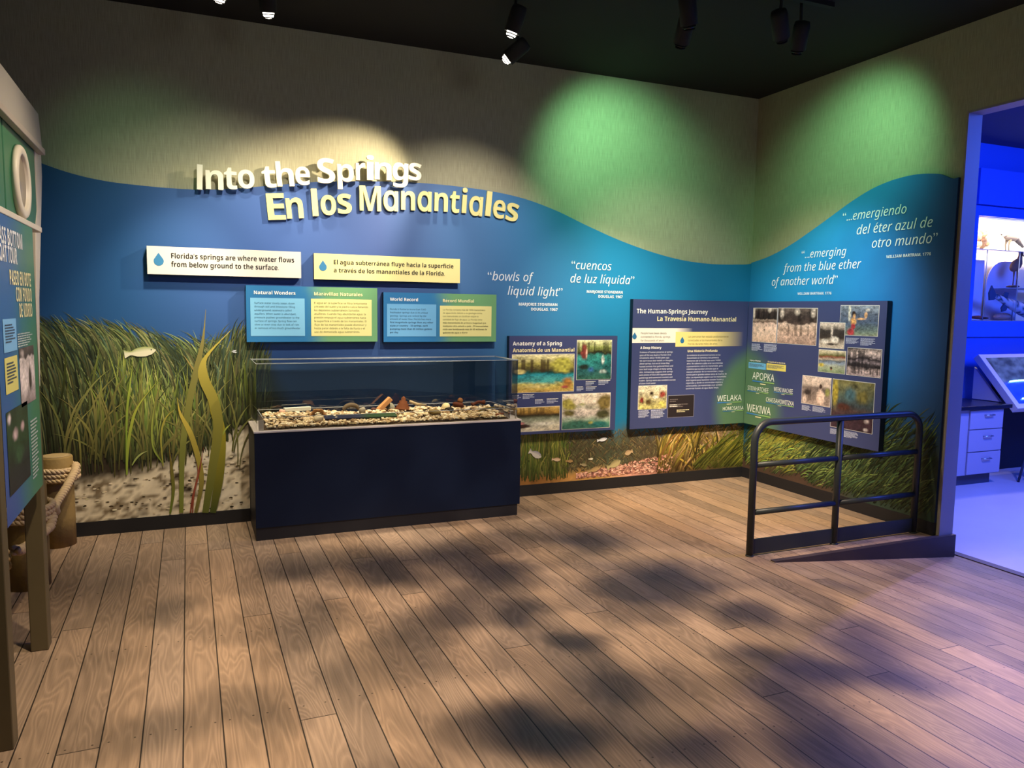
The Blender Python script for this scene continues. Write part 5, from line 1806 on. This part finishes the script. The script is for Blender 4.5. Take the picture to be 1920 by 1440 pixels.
spotlight((-1.55, -2.0, 3.36), (0, -.9, 1.1), 'black unlit can hanging on the ceiling track, middle of three', 160, (.75, .88, 1.0), 54, .9, lit=False)
spotlight((-1.3, -1.9, 3.36), (-.5, -.3, .35), 'black unlit can hanging on the ceiling track, rightmost of three', 150, WARM, 46, .9, lit=False)
q = MB()
q.box((-2.35, -1.98, H - .03), (-1.1, -1.94, H - .001))
tag(q.build('lighting_track', CAN), 'black ceiling lighting track holding three unlit cans', 'lighting track')
# further lamps of the hall, plus an added upper-wall fill
light('green_wall_washer', 'SPOT', (-1.95, -1.0, 3.52), (-1.52, 0, 2.76), 105, GREEN, 86, 1.0, .08)
light('green_side_washer', 'SPOT', (-1.0, -1.75, 3.5), (0, -1.22, 2.72), 88, GREEN, 78, 1.0, .08)
light('green_left_washer', 'SPOT', (-5.5, -1.5, 3.4), (-5.15, 0, 2.25), 20, (.5, 1.0, .55), 60, 1.0, .1)
light('case_downlight', 'SPOT', (-4.1, -.30, 3.5), (-4.05, -.30, .8), 280, WARM, 34, .8, .03)
light('case_downlight', 'SPOT', (-3.1, -.30, 3.5), (-3.15, -.30, .8), 280, WARM, 34, .8, .03)
light('panel_spot', 'SPOT', (-1.45, -2.0, 3.4), (-1.35, 0, .95), 190, WARM, 46, .9, .02)
light('side_panel_spot', 'SPOT', (-2.6, -1.4, 3.4), (0, -.95, 1.15), 250, WARM, 50, .9, .02)
light('upper_wall_fill', 'SPOT', (-2.6, -7.5, 3.45), (-2.6, 0, 2.9), 150, (.80, .93, 1.0), 76, 1.0, .9)  # added soft fill behind the camera, lifts the upper walls; no fixture
light('deck_left_spot', 'SPOT', (-4.7, -3.3, 3.45), (-5.15, -2.45, 0), 360, WARM, 52, 1.0, .05)
light('kiosk_spot', 'SPOT', (-3.9, -2.6, 3.4), (-5.6, -2.1, 1.7), 230, WARM, 46, .9, .05)
light('title_front_spot', 'SPOT', (-3.0, -2.05, 3.45), (-2.95, 0, 1.80), 260, (1.0, .88, .74), 52, .8, .02)
light('left_front_spot', 'SPOT', (-4.35, -1.9, 3.45), (-4.75, 0, 1.35), 180, (1.0, .90, .75), 70, 1.0, .02)
light('right_front_spot', 'SPOT', (-1.9, -2.05, 3.45), (-1.0, 0, 1.45), 150, (1.0, .92, .80), 54, 1.0, .02)

# ------------------------------------------------------------------ the blue gallery beyond the doorway
BLUE = mat('deep_blue_paint', '#2f62d4', rough=.5)
BLUE2 = mat('blue_panel_paint', '#3a6ae0', rough=.45)
b = MB()
b.box((.13, 0, -.17), (3.08, .1, 3.9))
b.box((5.2, 0, -.17), (6.5, .1, 3.9))
b.box((3.08, 0, -.17), (5.2, .1, 1.54))
b.box((3.08, 0, 2.69), (5.2, .1, 3.9))
b.box((6.5, -8, -.17), (6.6, .1, 3.9))
b.build('wall_blue_room', BLUE, kind='structure')
MB().box((.13, -8, 3.48), (6.6, .0, 3.6)).build('ceiling_blue_room', mat('dark_blue_ceiling', '#232c58', rough=.9), kind='structure')
b = MB()
b.box((3.02, -.035, 1.36), (3.075, -.001, 2.80))
b.box((3.075, -.035, 1.36), (5.2, -.001, 1.535))
b.box((3.075, -.035, 2.695), (5.2, -.001, 2.80))
b.build('trim_5', BLUE2, kind='structure')
MB().box((3.02, -.06, 2.815), (5.2, -.001, 3.20)).build('trim_6', BLUE2, kind='structure')
# lit recess with specimens
NW = mat('niche_white', '#f3ead8', rough=.6)
b = MB()
b.box((3.081, .50, 1.541), (5.199, .52, 2.689))
b.box((3.06, .10, 1.52), (3.0805, .52, 2.71))
b.box((5.20, .10, 1.52), (5.22, .52, 2.71))
b.box((3.06, .10, 1.52), (5.22, .52, 1.5405))
b.box((3.06, .10, 2.6895), (5.22, .52, 2.71))
b.build('wall_niche', NW, kind='structure')
light('niche_lamp', 'AREA', (4.1, .09, 2.66), (4.1, .24, 1.5), 50, (1.0, .90, .80), size=(1.9, .25))
ARC = mat('frosted_arch', '#e4dcf0', rough=.5)
for i, x0 in enumerate((3.30, 3.92)):
    q = MB()
    pts = [(x0, 1.545), (x0 + .56, 1.545), (x0 + .56, 2.26)] + [(x0 + .3 + .0 - .3 * math.sin(a), 1.98 + .28 * math.cos(a)) for a in np.linspace(0, math.pi / 2, 9)]
    v_ = [(x, .42, z) for x, z in pts] + [(x, .43, z) for x, z in pts]
    n = len(pts)
    q.add(v_, [tuple(range(n)), tuple(range(2 * n - 1, n - 1, -1))] + [(k, (k + 1) % n, n + (k + 1) % n, n + k) for k in range(n)])
    tag(q.build('arched_screen', ARC), ('arched frosted screen behind the fish, left of the lit recess', 'arched frosted screen behind the brown bird, right of the lit recess')[i], 'screen')
GLS = mat('glass_shelf', '#8d98a8', rough=.2)
q = MB()
q.box((3.082, .02, 2.335), (5.19, .40, 2.343))
tag(q.build('display_shelf', GLS), 'upper glass shelf in the lit recess, carrying the rock and the long-tailed bird', 'shelf')
q = MB()
q.box((3.98, .05, 1.918), (5.19, .40, 1.926))
tag(q.build('display_shelf', GLS), 'lower glass shelf in the lit recess under the standing brown bird', 'shelf')
for i, (x, z0, z1) in enumerate(((3.345, 1.545, 2.333), (3.90, 1.545, 2.333))):
    q = MB()
    q.tube([(x, .03, z0), (x, .03, z1)], .005, 8)
    tag(q.build('shelf_rod', GLS), ('thin upright rod at the left of the lit recess', 'thin upright rod beside the brown bird in the lit recess')[i], 'rod')
SPEC = vmat('specimen', rough=.8, spec=.15, bump=.5, bscale=90)
q = MB()
rr = np.random.RandomState(8)
for k in range(14):
    stone(q, (3.36 + .17 * rr.rand(), .16 + .05 * rr.rand(), 2.343 + .060 + .03 * k * .45), .045, rr, ['#c89a68', '#d8b080', '#b88458'][k % 3], 2, .3, 1.0, .1)
tag(q.build('coral_rock', SPEC), 'tan knobbly coral rock on the upper shelf of the lit recess', 'rock')


def ellip(mb, c, ax, col, n=14, m=10, rot=0.0, cols=None):
    vs, fs, cc = [], [], []
    ca, sa = math.cos(rot), math.sin(rot)
    for j in range(m + 1):
        t = math.pi * j / m
        for i in range(n):
            p = 2 * math.pi * i / n
            x, y, z = ax[0] * math.cos(t), ax[1] * math.sin(t) * math.cos(p), ax[2] * math.sin(t) * math.sin(p)
            vs.append((c[0] + x * ca - z * sa, c[1] + y, c[2] + x * sa + z * ca))
            cc.append(lin(cols(vs[-1]) if cols else col))
    for j in range(m):
        for i in range(n):
            fs.append((j * n + i, j * n + (i + 1) % n, (j + 1) * n + (i + 1) % n, (j + 1) * n + i))
    mb.add(vs, fs, np.array(cc), 0, True)


bd = thing('mounted_bird', (3.98, .2, 2.343), 'mounted grey brown long-tailed bird leaning forward on the upper shelf', 'bird specimen')
q = MB()
ellip(q, (3.975, .2, 2.52), (.115, .05, .05), '#7a6c5c', rot=-.05)
q.tube([(3.90, .2, 2.535), (3.865, .2, 2.545), (3.845, .2, 2.543)], [.036, .026, .026], 10, lin('#8a7a68'))
ellip(q, (3.838, .2, 2.540), (.032, .024, .024), '#b8a088')
q.tube([(4.06, .2, 2.51), (4.13, .2, 2.46), (4.20, .2, 2.415)], [.034, .024, .014], 10, lin('#4c4440'))
q.build('body', SPEC, bd)
q = MB()
q.tube([(3.815, .2, 2.540), (3.775, .2, 2.552)], [.009, .002], 8, lin('#3a332c'))
q.build('beak', SPEC, bd)
for y_ in (.18, .22):
    q = MB()
    q.tube([(3.935, y_, 2.49), (3.915, y_, 2.43), (3.925, y_, 2.36)], [.018, .008, .006], 8, lin('#6a5a44'))
    q.build('leg', SPEC, bd)
q = MB()
q.lathe([(.07, 0), (.07, .012), (.06, .016)], 20, lin('#b8a07a'), origin=(3.925, .2, 2.3435))
q.build('stand', SPEC, bd)
bd = thing('mounted_bird', (4.11, .2, 1.926), 'mounted brown wading bird standing upright on the lower shelf', 'bird specimen')
q = MB()
ellip(q, (4.10, .2, 2.20), (.10, .055, .06), '#8a6450', rot=.75)
q.tube([(4.15, .2, 2.25), (4.165, .2, 2.30), (4.17, .2, 2.325)], [.036, .024, .024], 10, lin('#9a7460'))
ellip(q, (4.175, .2, 2.325), (.032, .024, .026), '#9a7460')
q.build('body', SPEC, bd)
q = MB()
q.tube([(4.20, .2, 2.322), (4.25, .2, 2.300), (4.28, .2, 2.27)], [.008, .005, .002], 8, lin('#3a2c24'))
q.build('beak', SPEC, bd)
for x_ in (4.075, 4.135):
    q = MB()
    q.tube([(x_, .2, 2.15), (x_, .2, 2.05), (x_ - .005, .2, 1.945)], [.014, .006, .006], 8, lin('#7a5a50'))
    q.build('leg', SPEC, bd)
q = MB()
stone(q, (4.07, .2, 1.946), .075, np.random.RandomState(4), '#8a6a64', 2, .2, .2, .05)
q.build('stand', SPEC, bd)
fs_ = thing('mounted_fish', (3.9, .1, 1.56), 'large mounted spotted grey fish with its tail to the left in the lit recess', 'fish specimen')
q = MB()


def spots(v):
    n_ = vnoise(np.array([v[0] * 38]), np.array([v[2] * 38]), 3)[0]
    return '#39435c' if n_ > .55 else '#b9b9c6'


nn = 26
ts = np.linspace(0, 1, nn)
path = np.stack([3.66 + ts * .80, np.full(nn, .12), 1.83 - ts * .21 - .02 * np.sin(ts * 3)], 1)
rad = np.interp(ts, [0, .15, .4, .75, .92, 1], [.028, .036, .062, .085, .06, .015])
q.tube(path.tolist(), rad.tolist(), 14)
q.C = [lin(spots(v)) for v in q.V]
q.build('body', SPEC, fs_)
for nm, pts in (('tail', [(3.675, 1.80), (3.665, 1.845), (3.585, 1.945), (3.545, 1.86), (3.56, 1.775), (3.63, 1.78)]), ('fin', [(3.775, 1.835), (3.83, 1.875), (3.88, 1.87), (3.87, 1.80)]), ('fin', [(3.83, 1.755), (3.775, 1.69), (3.79, 1.645), (3.86, 1.66), (3.89, 1.72)])):
    q = MB()
    n = len(pts)
    q.add([(x, .112, z) for x, z in pts] + [(x, .128, z) for x, z in pts], [tuple(range(n)), tuple(range(2 * n - 1, n - 1, -1))] + [(k, (k + 1) % n, n + (k + 1) % n, n + k) for k in range(n)])
    q.C = [lin('#44506c')] * len(q.V)
    q.build(nm, SPEC, fs_)
q = MB()
q.tube([(3.98, .12, 1.5415), (3.98, .12, 1.72)], .006, 8, lin('#6a6a74'))
q.build('stand', SPEC, fs_)
q = MB()
ellip(q, (3.21, .2, 1.73), (.17, .07, .09), '#33261f', rot=1.45)
ellip(q, (3.24, .2, 1.61), (.10, .06, .06), '#3c2c24', rot=.2)
tag(q.build('dark_specimen', SPEC), 'dark brown rounded mount at the lower left corner of the lit recess', 'specimen')
q = MB()
stone(q, (3.44, .18, 1.575), .07, np.random.RandomState(9), '#8a4a48', 2, .25, .35, .1)
stone(q, (3.56, .17, 1.568), .06, np.random.RandomState(10), '#4c2f30', 2, .25, .35, .1)
tag(q.build('driftwood', SPEC), 'reddish brown lumps on the floor of the lit recess, below the fish tail', 'specimen')
q = MB()
stone(q, (4.08, .31, 1.59), .11, np.random.RandomState(19), '#c8a8a8', 2, .1, .38, .05)
tag(q.build('pink_shell', SPEC), 'pale pink smooth shell on the floor of the lit recess under the fish', 'shell')

# drawer unit with counter
du = thing('drawer_unit', (2.6, -.3, -.17), 'pale drawer cabinet with three drawers under the dark counter in the blue room', 'cabinet')
LAM = mat('pale_laminate', '#9c98b0', rough=.4)
b = MB()
b.box((2.26, -.585, -.05), (2.90, -.04, .635))
b.build('body', LAM, du)
b = MB()
b.box((2.30, -.52, -.17), (2.86, -.06, -.0505))
b.build('toe_kick', mat('toe_kick_grey', '#4c4a58', rough=.6), du)
CHR = mat('chrome', '#c9ccd4', rough=.2, metal=1.0)
for z0, z1 in ((.43, .628), (.195, .42), (-.042, .185)):
    b = MB()
    b.box((2.385, -.603, z0), (2.888, -.586, z1))
    dr = b.build('drawer', LAM, du, bevel=.003)
    b = MB()
    zc = (z0 + z1) / 2 + .045
    b.tube([(2.60, -.604, zc), (2.60, -.628, zc), (2.72, -.628, zc), (2.72, -.604, zc)], .006, 8)
    b.build('handle', CHR, dr)
b = MB()
b.box((1.5, -.635, .637), (2.975, -.012, .676))
tag(b.build('counter', mat('dark_counter', '#191a22', rough=.25), bevel=.003), 'dark counter top over the drawer cabinet in the blue room', 'counter')
b = MB()
b.box((1.5, -.58, -.17), (1.56, -.02, .6365))
tag(b.build('counter_support', LAM), 'pale side support under the hidden left end of the dark counter', 'support')
b = MB()
b.box((2.0, -.06, -.17), (2.255, -.02, .6365))
tag(b.build('knee_panel', LAM), 'pale back panel under the counter, left of the drawer cabinet', 'panel')
# angled display table
TBL = mat('white_table_laminate', '#cfc6c8', rough=.4)
at_ = thing('angled_display', (3.6, -.35, -.17), 'tilted display table with picture screen and glowing tubes in the blue room', 'display table')


def tilt(x, s, n):      # s along the slope from the front edge, n normal to it
    a = math.atan2(.52, .46)
    return (x, -.62 + s * math.cos(a) - n * math.sin(a), .585 + s * math.sin(a) + n * math.cos(a))


def tbox(q, x0, x1, s0, s1, n0, n1, mi=0, col=(1, 1, 1)):
    v = [tilt(x, s, n) for n in (n0, n1) for x, s in ((x0, s0), (x1, s0), (x1, s1), (x0, s1))]
    q.add(v, [(0, 3, 2, 1), (4, 5, 6, 7), (0, 1, 5, 4), (1, 2, 6, 5), (2, 3, 7, 6), (3, 0, 4, 7)], col, mi)


b = MB()
tbox(b, 3.0, 4.6, 0, .72, 0, .075)
b.build('table_top', TBL, at_, bevel=.004)
b = MB()
b.add([(3.03, -.14, .68), (3.03, -.46, .68), (3.03, -.14, 1.03), (3.06, -.14, .68), (3.06, -.46, .68), (3.06, -.14, 1.03)], [(0, 1, 2), (5, 4, 3), (0, 3, 4, 1), (1, 4, 5, 2), (2, 5, 3, 0)])
b.build('side_panel', TBL, at_)
b = MB()
b.box((2.98, -.10, -.17), (4.6, -.02, .62))
b.box((3.5, -.14, .56), (4.6, -.03, 1.0))
b.build('base', mat('table_base_dark', '#15161e', rough=.6), at_)
b = MB()
nx_, ny_ = 60, 34
vs, cs = [], []
for j in range(ny_):
    for i in range(nx_):
        U, V = i / (nx_ - 1), j / (ny_ - 1)
        vs.append(tilt(3.07 + 1.5 * U, .06 + .61 * V, .0768))
        n_ = fbm(np.array([U * 14]), np.array([V * 8]), 5)[0]
        k = smooth(.38, .5, np.array([V + (n_ - .5) * .1]))[0]
        c = np.array(lin('#1d3fb8')) * (.6 + .8 * n_) * (1 - k) + np.array(lin('#5a6a80')) * (.25 + 1.5 * max(0, n_ - .3)) * k
        cs.append(c)
b.add(vs, [(j * nx_ + i, j * nx_ + i + 1, (j + 1) * nx_ + i + 1, (j + 1) * nx_ + i) for j in range(ny_ - 1) for i in range(nx_ - 1)], np.array(cs))
b.build('picture_screen', vmat('backlit_screen', rough=.2, emit=.7), at_)
TUBE = mat('blue_tube_light', '#8fe6ff', rough=.3, emit=6)
for s0, s1 in ((.335, .29), (.11, .09)):
    b = MB()
    b.tube([tilt(3.12 + .9 * t, s0 + (s1 - s0) * t + .03 * math.sin(t * 4), .086) for t in np.linspace(.05, 1, 12)], .008, 8)
    b.build('light_tube', TUBE, at_)
# stool
stl = thing('stool', (3.33, -.80, -.17), 'stool with a tan round seat and dark legs in front of the tilted table', 'stool')
b = MB()
b.lathe([(.0, .0), (.15, .0), (.165, .012), (.165, .03), (.15, .04), (0, .042)], 24, origin=(3.34, -.80, .42))
b.build('seat', mat('tan_seat', '#b08a74', rough=.5), stl, bevel=0)
LG = mat('dark_blue_steel', '#2c3550', rough=.4)
for sx, sy in ((-1, -1), (1, -1), (-1, 1), (1, 1)):
    b = MB()
    b.tube([(3.34 + sx * .10, -.80 + sy * .10, .418), (3.34 + sx * .17, -.80 + sy * .17, -.169)], .013, 8)
    b.build('leg', LG, stl)
b = MB()
b.tube([(3.34 + .145 * math.cos(a), -.80 + .145 * math.sin(a), .05) for a in np.linspace(0, 2 * math.pi, 25)[:-1]], .009, 8, closed=True)
b.build('foot_ring', LG, stl)
